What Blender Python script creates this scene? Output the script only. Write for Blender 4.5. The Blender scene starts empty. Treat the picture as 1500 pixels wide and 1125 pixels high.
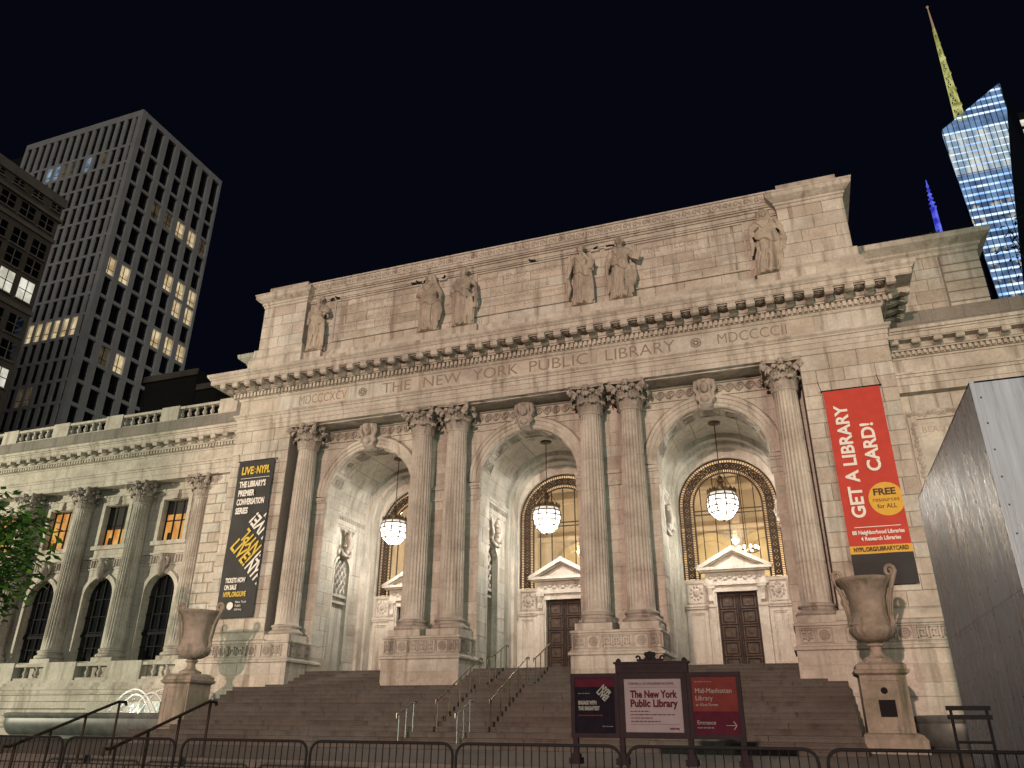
import bpy, bmesh, math, random
from mathutils import Vector, Matrix
from math import sin, cos, pi, radians as R
random.seed(7)
S = bpy.context.scene
C = S.collection
# ------------------------------------------------------------------ camera
FPX, YAW, PIT, ROL = 1120.6077, 0.3514, 0.4219, 0.0088
CAM = Vector((10.416, -29.7369, 1.6))
_fw = Vector((-sin(YAW)*cos(PIT), cos(YAW)*cos(PIT), sin(PIT)))
_rt = Vector((cos(YAW), sin(YAW), 0)); _up = _rt.cross(_fw)
_r2 = _rt*cos(ROL)+_up*sin(ROL); _u2 = -_rt*sin(ROL)+_up*cos(ROL)
cam = bpy.data.cameras.new('camera'); camo = bpy.data.objects.new('camera', cam); C.objects.link(camo)
cam.sensor_width = 36; cam.lens = FPX/1500*36; cam.clip_end = 3000; cam.clip_start = .1
M = Matrix.Identity(4)
for i in range(3):
    M[i][0] = _r2[i]; M[i][1] = _u2[i]; M[i][2] = -_fw[i]; M[i][3] = CAM[i]
camo.matrix_world = M
S.camera = camo
def pix(p):                                   # point -> photograph pixel (used only to rank how large blocks show)
    d = Vector(p)-CAM; z = d.dot(_fw)
    return (750+FPX*d.dot(_r2)/z, 562.5-FPX*d.dot(_u2)/z, z)
# ------------------------------------------------------------------ world, lights, exposure
w = bpy.data.worlds.new('World'); S.world = w; w.use_nodes = True
nt = w.node_tree
sky = nt.nodes.new('ShaderNodeTexSky'); sky.sky_type = 'NISHITA'; sky.sun_disc = False
sky.sun_elevation = R(-4.0); sky.sun_rotation = R(200)
bg = nt.nodes['Background']; bg.inputs['Strength'].default_value = 0.035
mixs = nt.nodes.new('ShaderNodeMix'); mixs.data_type = 'RGBA'; mixs.blend_type = 'ADD'; mixs.inputs[0].default_value = 1
mixs.inputs[7].default_value = (.030, .042, .125, 1)             # night haze lit by the city
nt.links.new(sky.outputs[0], mixs.inputs[6]); nt.links.new(mixs.outputs[2], bg.inputs['Color'])
sun = bpy.data.lights.new('city_glow', 'SUN'); sun.energy = .42; sun.angle = R(60); sun.color = (1, .93, .82)
suno = bpy.data.objects.new('city_glow', sun); C.objects.link(suno); suno.rotation_euler = (R(66), 0, R(34))
S.view_settings.view_transform = 'Standard'; S.view_settings.look = 'None'
S.view_settings.exposure = 0; S.view_settings.gamma = 1
def flood(name, loc, tgt, power, col, deg, blend=.3, rad=.5):
    l = bpy.data.lights.new(name, 'SPOT'); l.energy = power; l.color = col
    l.spot_size = R(deg); l.spot_blend = blend; l.shadow_soft_size = rad
    o = bpy.data.objects.new(name, l); C.objects.link(o); o.location = loc
    o.rotation_euler = (Vector(tgt)-Vector(loc)).to_track_quat('-Z', 'Y').to_euler()
    return o
# the floodlights that stand on the roofs across the avenue, behind the camera
flood('portico_floodlight', (2.5, -86, 16), (.4, 0, 11.8), 192000, (1, .69, .54), 29, .3, .7)
flood('avenue_floodlight', (38, -70, 3.2), (2, 0, 12), 27000, (.72, 1, .74), 52, .5, .5)
flood('north_wing_floodlight', (46, -48, 11), (23, 2, 13), 26000, (1, .90, .62), 34, .6, .4)
flood('south_wing_floodlight', (-68, -38, 7), (-30, 2, 10.5), 150000, (1, .93, .68), 36, .6, .4)
# ------------------------------------------------------------------ materials
MAT = {}
def nodes(name):
    m = bpy.data.materials.new(name); m.use_nodes = True; MAT[name] = m
    return m, m.node_tree.nodes, m.node_tree.links, m.node_tree.nodes['Principled BSDF']
def plain(name, col, rough=.6, metal=0, emit=None, estr=0, spec=.5, noise=.12, nscale=6, bump=0):
    m, n, l, b = nodes(name)
    b.inputs['Roughness'].default_value = rough; b.inputs['Metallic'].default_value = metal
    b.inputs['Specular IOR Level'].default_value = spec
    g = n.new('ShaderNodeNewGeometry'); t = n.new('ShaderNodeTexNoise'); t.inputs['Scale'].default_value = nscale
    t.inputs['Detail'].default_value = 5
    l.new(g.outputs['Position'], t.inputs['Vector'])
    mr = n.new('ShaderNodeMapRange'); mr.inputs[1].default_value = .3; mr.inputs[2].default_value = .7
    mr.inputs[3].default_value = 1-noise; mr.inputs[4].default_value = 1+noise
    l.new(t.outputs[0], mr.inputs[0])
    mx = n.new('ShaderNodeMix'); mx.data_type = 'RGBA'; mx.blend_type = 'MULTIPLY'; mx.inputs[0].default_value = 1
    mx.inputs[6].default_value = (*col, 1); l.new(mr.outputs[0], mx.inputs[7])
    l.new(mx.outputs[2], b.inputs['Base Color'])
    if bump:
        bp = n.new('ShaderNodeBump'); bp.inputs['Strength'].default_value = bump; bp.inputs['Distance'].default_value = .02
        l.new(t.outputs[0], bp.inputs['Height']); l.new(bp.outputs[0], b.inputs['Normal'])
    if emit:
        b.inputs['Emission Color'].default_value = (*emit, 1); b.inputs['Emission Strength'].default_value = estr
    return m
def stone(name, col, dark, streak=.55, joints=None, rough=.75, rvar=.18, bump=.35, tint2=None):
    """weathered stone: mottling, vertical run-off stains, per-block tone (attribute rnd), optional fine joints"""
    m, n, l, b = nodes(name)
    b.inputs['Roughness'].default_value = rough; b.inputs['Specular IOR Level'].default_value = .3
    g = n.new('ShaderNodeNewGeometry')
    def noise(scale, detail, mul, rgh=.6):
        mp = n.new('ShaderNodeVectorMath'); mp.operation = 'MULTIPLY'; mp.inputs[1].default_value = mul
        l.new(g.outputs['Position'], mp.inputs[0])
        t = n.new('ShaderNodeTexNoise'); t.inputs['Scale'].default_value = scale; t.inputs['Detail'].default_value = detail
        t.inputs['Roughness'].default_value = rgh
        l.new(mp.outputs[0], t.inputs['Vector']); return t
    def rng(src, a, b2, c, d):
        mr = n.new('ShaderNodeMapRange'); l.new(src, mr.inputs[0])
        for i, v in enumerate((a, b2, c, d)): mr.inputs[i+1].default_value = v
        return mr.outputs[0]
    st = noise(1.0, 6, (2.6, 2.6, .22)); mo = noise(.55, 7, (1, 1, 1.3), .68); fi = noise(9, 6, (1, 1, 1), .7)
    f1 = rng(st.outputs[0], .46, .70, 0, streak); f2 = rng(mo.outputs[0], .42, .70, 0, .8*streak)
    ad = n.new('ShaderNodeMath'); ad.operation = 'MAXIMUM'; l.new(f1, ad.inputs[0]); l.new(f2, ad.inputs[1])
    mx = n.new('ShaderNodeMix'); mx.data_type = 'RGBA'; l.new(ad.outputs[0], mx.inputs[0])
    mx.inputs[6].default_value = (*col, 1); mx.inputs[7].default_value = (*dark, 1)
    at = n.new('ShaderNodeAttribute'); at.attribute_name = 'rnd'
    cr = n.new('ShaderNodeValToRGB'); e = cr.color_ramp.elements
    e[0].position = 0; e[0].color = (1-rvar*.1, 1-rvar*.1, 1-rvar*.1, 1)
    e[1].position = 1; e[1].color = (1.0+rvar*.5, 1.0+rvar*.5, 1.0+rvar*.55, 1)
    for ps, k, t in ((.10, -.95, .05), (.3, -.2, .02), (.5, .1, -.06), (.7, .05, .05), (.88, .4, -.03)):
        q = e.new(ps); q.color = (1+rvar*k+t*.6, 1+rvar*k-t*.3, 1+rvar*k-t*.9, 1)
    l.new(at.outputs['Fac'], cr.inputs[0])
    m2 = n.new('ShaderNodeMix'); m2.data_type = 'RGBA'; m2.blend_type = 'MULTIPLY'; m2.inputs[0].default_value = 1
    l.new(mx.outputs[2], m2.inputs[6]); l.new(cr.outputs[0], m2.inputs[7])
    m3 = n.new('ShaderNodeMix'); m3.data_type = 'RGBA'; m3.blend_type = 'MULTIPLY'; m3.inputs[0].default_value = 1
    l.new(m2.outputs[2], m3.inputs[6]); l.new(rng(fi.outputs[0], .3, .7, .84, 1.1), m3.inputs[7])
    out = m3.outputs[2]; hgt = fi.outputs[0]
    if joints:
        bw, bh = joints
        sp = n.new('ShaderNodeSeparateXYZ'); l.new(g.outputs['Position'], sp.inputs[0])
        sm = n.new('ShaderNodeMath'); sm.operation = 'ADD'; l.new(sp.outputs[0], sm.inputs[0]); l.new(sp.outputs[1], sm.inputs[1])
        cb = n.new('ShaderNodeCombineXYZ'); l.new(sm.outputs[0], cb.inputs[0]); l.new(sp.outputs[2], cb.inputs[1])
        br = n.new('ShaderNodeTexBrick'); br.inputs['Scale'].default_value = 1
        br.inputs['Brick Width'].default_value = bw; br.inputs['Row Height'].default_value = bh
        br.inputs['Mortar Size'].default_value = .012; br.inputs['Mortar Smooth'].default_value = .2
        br.inputs['Color1'].default_value = (.93, .93, .93, 1); br.inputs['Color2'].default_value = (1.05, 1.04, 1.02, 1)
        br.inputs['Mortar'].default_value = (.62, .6, .58, 1)
        l.new(cb.outputs[0], br.inputs['Vector'])
        m4 = n.new('ShaderNodeMix'); m4.data_type = 'RGBA'; m4.blend_type = 'MULTIPLY'; m4.inputs[0].default_value = 1
        l.new(out, m4.inputs[6]); l.new(br.outputs[0], m4.inputs[7]); out = m4.outputs[2]
    l.new(out, b.inputs['Base Color'])
    bp = n.new('ShaderNodeBump'); bp.inputs['Strength'].default_value = bump; bp.inputs['Distance'].default_value = .025
    l.new(hgt, bp.inputs['Height']); l.new(bp.outputs[0], b.inputs['Normal'])
    return m
stone('marble', (.60, .56, .50), (.24, .20, .165), streak=.88)
stone('marble_ashlar', (.58, .54, .485), (.26, .22, .185), streak=.8, joints=(1.25, .56))
stone('marble_joint', (.28, .255, .23), (.2, .18, .16))
stone('marble_carved', (.50, .45, .40), (.15, .12, .10), streak=.9)
stone('marble_dark', (.26, .24, .215), (.12, .11, .10), streak=.8, joints=(1.6, .6))  # darker marble tone for blocking courses, rear attic base and parapet
stone('letter_shade_stone', (.265, .22, .185), (.19, .155, .13), streak=.4)  # raised letters: shade and dirt of carved incisions put into the colour
stone('faint_letter_stone', (.42, .37, .32), (.27, .23, .20), streak=.4)  # paler letter tone, incision shade likewise in the colour; also backs deep niches
stone('statue_stone', (.52, .455, .38), (.13, .105, .085), streak=.95)
stone('granite_step', (.115, .102, .092), (.05, .043, .038), streak=.7, rvar=.13, bump=.6)
stone('urn_stone', (.44, .375, .32), (.125, .135, .085), streak=1.0)
stone('paving', (.14, .125, .115), (.07, .062, .058), streak=.5, joints=(.9, .9))
plain('asphalt', (.045, .045, .048), .85, nscale=20, bump=.3)
plain('bronze', (.10, .07, .045), .42, .75, noise=.3, nscale=5)
plain('bronze_light', (.075, .054, .043), .7, .2, spec=.3, noise=.3, nscale=5)
plain('door_bronze', (.032, .022, .019), .75, .1, spec=.2, noise=.35, nscale=4)
plain('black_iron', (.014, .013, .015), .8, 0, spec=.15)
plain('grille_iron', (.05, .036, .026), .7, .2, spec=.2)
plain('sign_iron', (.022, .015, .019), .85, 0, spec=.15)
plain('rail_dark', (.03, .021, .015), .7, .2, spec=.2)
plain('rail_steel', (.22, .21, .2), .35, .8)
plain('rail_brass', (.16, .12, .075), .4, .75)
plain('pigeon_grey', (.02, .02, .022), .9, spec=.1)
plain('red_fabric', (.50, .045, .028), .75, noise=.10, nscale=2.5, bump=.15)
plain('yellow_fabric', (.70, .40, .05), .75, noise=.06)
plain('dark_fabric', (.028, .027, .030), .75, noise=.15, nscale=2)
plain('white_print', (.80, .77, .73), .7, noise=.04)
plain('gold_print', (.66, .47, .06), .7, noise=.05)
plain('dark_print', (.05, .03, .02), .7)
plain('tree_bark', (.10, .08, .06), .9, bump=.5)
def leafmat(name, c1):
    m, n, l, b = nodes(name)
    b.inputs['Base Color'].default_value = (*c1, 1); b.inputs['Roughness'].default_value = .55
    b.inputs['Transmission Weight'].default_value = 0
    oi = n.new('ShaderNodeNewGeometry'); t = n.new('ShaderNodeTexNoise'); t.inputs['Scale'].default_value = 2.2
    l.new(oi.outputs['Position'], t.inputs['Vector'])
    cr = n.new('ShaderNodeValToRGB'); cr.color_ramp.elements[0].position = .35; cr.color_ramp.elements[1].position = .65
    cr.color_ramp.elements[0].color = (c1[0]*.5, c1[1]*.55, c1[2]*.5, 1); cr.color_ramp.elements[1].color = (c1[0]*1.5, c1[1]*1.3, c1[2], 1)
    l.new(t.outputs[0], cr.inputs[0]); l.new(cr.outputs[0], b.inputs['Base Color'])
leafmat('leaf_green', (.07, .22, .04)); leafmat('leaf_dark', (.02, .03, .012))
def lanternglass(name, e, tr):
    m, n, l, b = nodes(name)
    t = n.new('ShaderNodeBsdfTransparent'); em = n.new('ShaderNodeEmission'); em.inputs[0].default_value = (1, .93, .80, 1); em.inputs[1].default_value = e
    df = n.new('ShaderNodeBsdfTranslucent'); df.inputs[0].default_value = (.10, .095, .085, 1)
    ad = n.new('ShaderNodeAddShader'); l.new(em.outputs[0], ad.inputs[0]); l.new(df.outputs[0], ad.inputs[1])
    mx = n.new('ShaderNodeMixShader'); mx.inputs[0].default_value = 1-tr; l.new(t.outputs[0], mx.inputs[1]); l.new(ad.outputs[0], mx.inputs[2])
    l.new(mx.outputs[0], n['Material Output'].inputs['Surface'])
lanternglass('lantern_glass', 1.5, .45); lanternglass('lantern_glass_top', .8, .5)
plain('bulb', (1, .95, .8), .4, emit=(1, .86, .6), estr=22, noise=0)
def glass(name, rough=.03, col=(.8, .85, .85)):
    m, n, l, b = nodes(name)
    t = n.new('ShaderNodeBsdfTransparent'); t.inputs[0].default_value = (.86, .88, .87, 1)
    gl = n.new('ShaderNodeBsdfGlossy'); gl.inputs['Roughness'].default_value = rough; gl.inputs[0].default_value = (*col, 1)
    fr = n.new('ShaderNodeFresnel'); fr.inputs[0].default_value = 1.5
    mx = n.new('ShaderNodeMixShader'); l.new(fr.outputs[0], mx.inputs[0]); l.new(t.outputs[0], mx.inputs[1]); l.new(gl.outputs[0], mx.inputs[2])
    l.new(mx.outputs[0], n['Material Output'].inputs['Surface'])
glass('clear_glass')
plain('dark_glass', (.010, .011, .013), .02, noise=.2, spec=.4)
plain('hall_plaster', (.66, .56, .44), .8, noise=.15, nscale=1.2)
plain('hall_plaster_yellow', (.66, .54, .34), .8, noise=.15, nscale=1.2)
def litwin(name, c1, c2, s, scale=(1.3, 1.3, .8), contrast=(.38, .62)):
    m, n, l, b = nodes(name)
    g = n.new('ShaderNodeNewGeometry'); mp = n.new('ShaderNodeVectorMath'); mp.operation = 'MULTIPLY'; mp.inputs[1].default_value = scale
    l.new(g.outputs['Position'], mp.inputs[0])
    t = n.new('ShaderNodeTexNoise'); t.inputs['Scale'].default_value = 1; t.inputs['Detail'].default_value = 3; l.new(mp.outputs[0], t.inputs['Vector'])
    cr = n.new('ShaderNodeValToRGB'); cr.color_ramp.elements[0].position = contrast[0]; cr.color_ramp.elements[1].position = contrast[1]
    cr.color_ramp.elements[0].color = (*c1, 1); cr.color_ramp.elements[1].color = (*c2, 1)
    l.new(t.outputs[0], cr.inputs[0]); l.new(cr.outputs[0], b.inputs['Emission Color']); b.inputs['Emission Strength'].default_value = s
    b.inputs['Base Color'].default_value = (.02, .02, .02, 1); b.inputs['Roughness'].default_value = .2
litwin('orange_window', (.75, .26, .05), (1, .55, .14), .75, (2.2, 2.2, 1.1))
litwin('tower_lit_window', (.55, .38, .18), (1, .80, .48), .72, (.6, .6, .5))
litwin('tower_dim_window', (.06, .045, .025), (.22, .16, .09), .35, (.6, .6, .5))
litwin('tower_blue_window', (.12, .2, .3), (.5, .7, .9), .5, (.6, .6, .5))
litwin('office_white_window', (.55, .52, .42), (1, .96, .82), .85, (.6, .6, .5))
litwin('glass_blue_band', (.25, .48, .90), (.68, .85, 1), 1.4, (.25, .25, .3))
litwin('glass_white_band', (.30, .42, .55), (.85, .9, .85), .75, (.5, .5, .12), (.42, .6))
litwin('glass_dark_band', (.07, .13, .28), (.22, .38, .65), .7, (.3, .3, .3))
litwin('glass_warm_band', (.06, .12, .26), (.9, .8, .6), .6, (.6, .6, .5), (.54, .66))
litwin('spire_yellow', (.30, .30, .06), (.85, .85, .32), .62, (.3, .3, .3))
litwin('spire_blue', (.03, .03, .5), (.16, .2, 1), .9, (.3, .3, .3))
plain('spire_red', (.3, .2, .12), .6, emit=(.75, .5, .3), estr=.35)
plain('tower_concrete', (.78, .78, .78), .85, noise=.1, nscale=.4, emit=None)
plain('tower_brick', (.24, .20, .16), .9, noise=.25, nscale=.3)
plain('tower_stone_trim', (.38, .33, .27), .9, noise=.2, nscale=.5)
plain('dark_building', (.03, .027, .024), .9, noise=.2, nscale=.3)
plain('curtain_frame', (.02, .03, .05), .4, .5)
def plywood():
    m, n, l, b = nodes('grey_hoarding')
    g = n.new('ShaderNodeNewGeometry')
    mp = n.new('ShaderNodeVectorMath'); mp.operation = 'MULTIPLY'; mp.inputs[1].default_value = (3.2, 3.2, .22); l.new(g.outputs['Position'], mp.inputs[0])
    t = n.new('ShaderNodeTexNoise'); t.inputs['Scale'].default_value = 1.6; t.inputs['Detail'].default_value = 9; t.inputs['Roughness'].default_value = .7; l.new(mp.outputs[0], t.inputs['Vector'])
    t2 = n.new('ShaderNodeTexNoise'); t2.inputs['Scale'].default_value = .8; t2.inputs['Detail'].default_value = 4; l.new(g.outputs['Position'], t2.inputs['Vector'])
    cr = n.new('ShaderNodeValToRGB'); cr.color_ramp.elements[0].position = .3; cr.color_ramp.elements[1].position = .72
    b.inputs['Specular IOR Level'].default_value = .3
    cr.color_ramp.elements[0].color = (.15, .19, .25, 1); cr.color_ramp.elements[1].color = (.36, .44, .53, 1); l.new(t.outputs[0], cr.inputs[0])
    l.new(cr.outputs[0], b.inputs['Base Color'])
    mr = n.new('ShaderNodeMapRange'); mr.inputs[1].default_value = .38; mr.inputs[2].default_value = .62; mr.inputs[3].default_value = .10; mr.inputs[4].default_value = .55; l.new(t.outputs[0], mr.inputs[0]); l.new(mr.outputs[0], b.inputs['Roughness'])
    bp = n.new('ShaderNodeBump'); bp.inputs['Strength'].default_value = .5; bp.inputs['Distance'].default_value = .03; l.new(t.outputs[0], bp.inputs['Height']); l.new(bp.outputs[0], b.inputs['Normal'])
plywood()
def water():
    m, n, l, b = nodes('jet_water')
    b.inputs['Base Color'].default_value = (.92, .94, .95, 1); b.inputs['Roughness'].default_value = .15
    b.inputs['Transmission Weight'].default_value = .1; b.inputs['IOR'].default_value = 1.33
water()
plain('pool_water', (.03, .10, .09), .08, noise=.2)
plain('basin_granite', (.13, .14, .135), .45, noise=.3, nscale=3)
plain('lamp_white', (.9, .9, .85), .4, emit=(1, .93, .8), estr=40, noise=0)
# ------------------------------------------------------------------ mesh helpers
class MB:
    def __init__(s): s.v = []; s.f = []; s.m = []
    def add(s, vs, fs, T=None):
        o = len(s.v); s.v += [tuple(T @ Vector(p)) if T else tuple(p) for p in vs]
        s.f += [tuple(i+o for i in f) for f in fs]; return s
    def box(s, x0, x1, y0, y1, z0, z1, T=None):
        v = [(x, y, z) for z in (z0, z1) for y in (y0, y1) for x in (x0, x1)]
        return s.add(v, [(0, 2, 3, 1), (4, 5, 7, 6), (0, 1, 5, 4), (2, 6, 7, 3), (0, 4, 6, 2), (1, 3, 7, 5)], T)
    def prism(s, poly, a0, a1, axis='y', T=None):
        """polygon (two coords) extruded along an axis: y -> poly is (x,z); x -> (y,z); z -> (x,y)"""
        mk = {'y': lambda p, a: (p[0], a, p[1]), 'x': lambda p, a: (a, p[0], p[1]), 'z': lambda p, a: (p[0], p[1], a)}[axis]
        n = len(poly); v = [mk(p, a0) for p in poly]+[mk(p, a1) for p in poly]
        f = [tuple(range(n)), tuple(range(2*n-1, n-1, -1))]+[(i, (i+1) % n+n*0, (i+1) % n+n, i+n) for i in range(n)]
        return s.add(v, f, T)
    def lathe(s, prof, n=32, T=None, flute=None):
        v = []; f = []
        for j, (r, z) in enumerate(prof):
            for i in range(n):
                a = 2*pi*i/n; rr = r*(flute(a, z) if flute else 1); v.append((rr*cos(a), rr*sin(a), z))
        for j in range(len(prof)-1):
            for i in range(n):
                k = (i+1) % n; f.append((j*n+i, j*n+k, (j+1)*n+k, (j+1)*n+i))
        f.append(tuple(range(n-1, -1, -1))); o = (len(prof)-1)*n; f.append(tuple(range(o, o+n)))
        return s.add(v, f, T)
    def tube(s, pts, rad, n=8, T=None, cap=True):
        pts = [Vector(p) for p in pts]; v = []; f = []
        rads = rad if isinstance(rad, (list, tuple)) else [rad]*len(pts)
        up = None
        for j, p in enumerate(pts):
            d = (pts[min(j+1, len(pts)-1)]-pts[max(j-1, 0)]).normalized()
            if up is None: up = Vector((0, 0, 1)) if abs(d.z) < .9 else Vector((1, 0, 0))
            a = d.cross(up)
            if a.length < 1e-4: a = d.cross(Vector((1, .3, .2)))
            a.normalize(); b = a.cross(d).normalized(); up = b
            for i in range(n):
                t = 2*pi*i/n; v.append(p+a*cos(t)*rads[j]+b*sin(t)*rads[j])
        for j in range(len(pts)-1):
            for i in range(n):
                k = (i+1) % n; f.append((j*n+i, j*n+k, (j+1)*n+k, (j+1)*n+i))
        if cap:
            f.append(tuple(range(n-1, -1, -1))); o = (len(pts)-1)*n; f.append(tuple(range(o, o+n)))
        return s.add(v, f, T)
    def ball(s, c, r, n=10, m=7, T=None):
        rx, ry, rz = r if isinstance(r, tuple) else (r, r, r)
        v = [(c[0], c[1], c[2]-rz)]; f = []
        for j in range(1, m):
            t = -pi/2+pi*j/m
            for i in range(n):
                a = 2*pi*i/n; v.append((c[0]+rx*cos(t)*cos(a), c[1]+ry*cos(t)*sin(a), c[2]+rz*sin(t)))
        v.append((c[0], c[1], c[2]+rz))
        for i in range(n):
            k = (i+1) % n; f.append((0, 1+k, 1+i)); o = 1+(m-2)*n; f.append((len(v)-1, o+i, o+k))
            for j in range(m-2): f.append((1+j*n+i, 1+j*n+k, 1+(j+1)*n+k, 1+(j+1)*n+i))
        return s.add(v, f, T)
    def ring(s, x0, x1, y0, y1, prof, closed=True):
        """moulding swept round a rectangular plan; profile = (outward offset, z)"""
        n = len(prof); v = []
        for o, z in prof: v += [(x0-o, y0-o, z), (x1+o, y0-o, z), (x1+o, y1+o, z), (x0-o, y1+o, z)]
        f = []
        for j in range(n-1):
            for i in range(4):
                k = (i+1) % 4; f.append((j*4+i, j*4+k, (j+1)*4+k, (j+1)*4+i))
        f.append((3, 2, 1, 0)); o = (n-1)*4; f.append((o, o+1, o+2, o+3))
        return s.add(v, f)
    def mesh(s, name, smooth=None):
        me = bpy.data.meshes.new(name); me.from_pydata(s.v, [], s.f); me.update()
        bm = bmesh.new(); bm.from_mesh(me); bmesh.ops.recalc_face_normals(bm, faces=bm.faces); bm.to_mesh(me); bm.free()
        if smooth: 
            me.shade_smooth()
            if smooth is not True: me.set_sharp_from_angle(angle=R(smooth))
        return me
    def build(s, name, mat, parent=None, smooth=None, loc=None, rz=0):
        return obj(name, s.mesh(name, smooth), mat, parent, loc, rz)
def obj(name, me, mat=None, parent=None, loc=None, rz=0):
    o = bpy.data.objects.new(name, me); C.objects.link(o)
    if mat and not me.materials: me.materials.append(MAT[mat])
    if parent: o.parent = parent
    if loc is not None: o.location = loc
    if rz: o.rotation_euler = (0, 0, rz)
    return o
def thing(name, label, cat, loc=(0, 0, 0), rz=0, group=None):
    o = bpy.data.objects.new(name, None); C.objects.link(o); o.location = loc; o.rotation_euler = (0, 0, rz); o.empty_display_size = .1
    return tag(o, label, cat, group)
def tag(o, label, cat, group=None):
    o['label'] = label; o['category'] = cat
    if group: o['group'] = group
    return o
def struct(o, label=None):
    o['kind'] = 'structure'
    if label: o['label'] = label
    return o
def stuff(o): o['kind'] = 'stuff'; return o
def T(x=0, y=0, z=0, rz=0, s=1): return Matrix.Translation((x, y, z)) @ Matrix.Rotation(rz, 4, 'Z') @ Matrix.Scale(s, 4)
def copy_tree(o, parent=None):
    c = o.copy(); C.objects.link(c); c.parent = parent
    for ch in list(o.children): copy_tree(ch, c)
    return c
def text(body, size, sx=1, bold=0, depth=.006, align='CENTER', space=1):
    cu = bpy.data.curves.new('lettering', 'FONT'); cu.body = body; cu.size = size; cu.align_x = align; cu.align_y = 'CENTER'
    cu.extrude = depth/2; cu.offset = bold; cu.resolution_u = 4; cu.space_character = space; cu.fill_mode = 'BOTH'
    o = bpy.data.objects.new('tmp', cu); C.objects.link(o)
    bpy.context.view_layer.update()
    me = bpy.data.meshes.new_from_object(o.evaluated_get(bpy.context.evaluated_depsgraph_get()))
    bpy.data.objects.remove(o); bpy.data.curves.remove(cu)
    me.transform(Matrix.Diagonal((sx, 1, 1, 1))); me.name = 'lettering'
    return me
FRONT = Matrix.Rotation(pi/2, 4, 'X')           # lettering plane -> vertical, facing -y
def put_text(parent, body, x, y, z, size, mat, sx=1, bold=0, rot=0, align='CENTER', width=None, depth=.006, space=1, name='lettering'):
    me = text(body, size, sx, bold, depth, align, space)
    if width:
        xs = [v.co.x for v in me.vertices]; k = width/(max(xs)-min(xs)); me.transform(Matrix.Diagonal((k, 1, 1, 1)))
    me.transform(Matrix.Translation((x, y, z)) @ FRONT @ Matrix.Rotation(rot, 4, 'Z'))
    return obj(name, me, mat, parent)
def arch_pts(cx, r, zs, n=24, a0=pi, a1=0): return [(cx+r*cos(a0+(a1-a0)*i/n), zs+r*sin(a0+(a1-a0)*i/n)) for i in range(n+1)]
# ------------------------------------------------------------------ stone blocks (collected, ranked by size in view)
BL = []
def blk(o, u, n, L, H, dep, ch=.018): BL.append((Vector(o), Vector(u), Vector(n), L, H, dep, ch))
def block_mesh(specs, name):
    v = []; f = []; rn = []
    for (o, u, n, L, H, dep, ch) in specs:
        up = Vector((0, 0, 1)); b = len(v); r = random.random()
        for (d, i) in ((-.06, 0), (dep-ch, 0), (dep, ch)):
            for (a, c) in ((i, i), (L-i, i), (L-i, H-i), (i, H-i)): v.append(o+u*a+up*c+n*d)
        for j in (0, 4):
            for i in range(4): k = (i+1) % 4; f.append((b+j+i, b+j+k, b+j+4+k, b+j+4+i))
        f.append((b+8, b+9, b+10, b+11)); rn += [r]*9
    me = bpy.data.meshes.new(name); me.from_pydata(v, [], f); me.update()
    at = me.attributes.new('rnd', 'FLOAT', 'FACE'); at.data.foreach_set('value', rn)
    bm = bmesh.new(); bm.from_mesh(me); bmesh.ops.recalc_face_normals(bm, faces=bm.faces); bm.to_mesh(me); bm.free()
    return me
def wall_blocks(o, u, n, width, zs, mean, gap=.016, dep=.03, ch=.014, jit=.25, skip=None, alt=True):
    o = Vector(o); u = Vector(u); n = Vector(n)
    for j in range(len(zs)-1):
        k = max(1, round(width/mean)); cuts = [0]
        if k == 1 or (alt and j % 2 and k > 1): base = [(i+.5)/k for i in range(k)]
        else: base = [(i+1)/k for i in range(k-1)]
        if k == 1: base = [.38+.24*random.random()] if alt and j % 2 and width > .9 else []
        cuts += [min(max(b+random.uniform(-jit, jit)/k*.6, .08), .92)*width for b in base]+[width]
        cuts.sort()
        for a, b in zip(cuts, cuts[1:]):
            if b-a < .15: continue
            if skip and skip((a+b)/2, (zs[j]+zs[j+1])/2): continue
            blk(o+u*(a+gap/2)+Vector((0, 0, zs[j]+gap/2-o.z)), u, n, b-a-gap, zs[j+1]-zs[j]-gap, dep+random.uniform(0, .006), ch)
def courses(z0, z1, h, var=.15):
    n = max(1, round((z1-z0)/h)); c = [z0]
    ws = [1+random.uniform(-var, var) for _ in range(n)]; t = sum(ws); a = z0
    for x in ws: a += (z1-z0)*x/t; c.append(a)
    return c
# ================================================================== the ground
g = MB().box(-1500, 1500, -900, 1500, -.6, .10).build('road', 'asphalt'); struct(g)
g = MB().box(-90, 70, -23.5, 40, -.3, .28).build('sidewalk', 'paving'); struct(g)
g = MB().box(-88, 68, -23.8, -23.5, -.3, .27).build('kerb', 'granite_step'); struct(g)
g = MB().box(-80, 60, -16.0, 39, .0, 1.02).build('terrace', 'paving'); struct(g)
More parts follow.
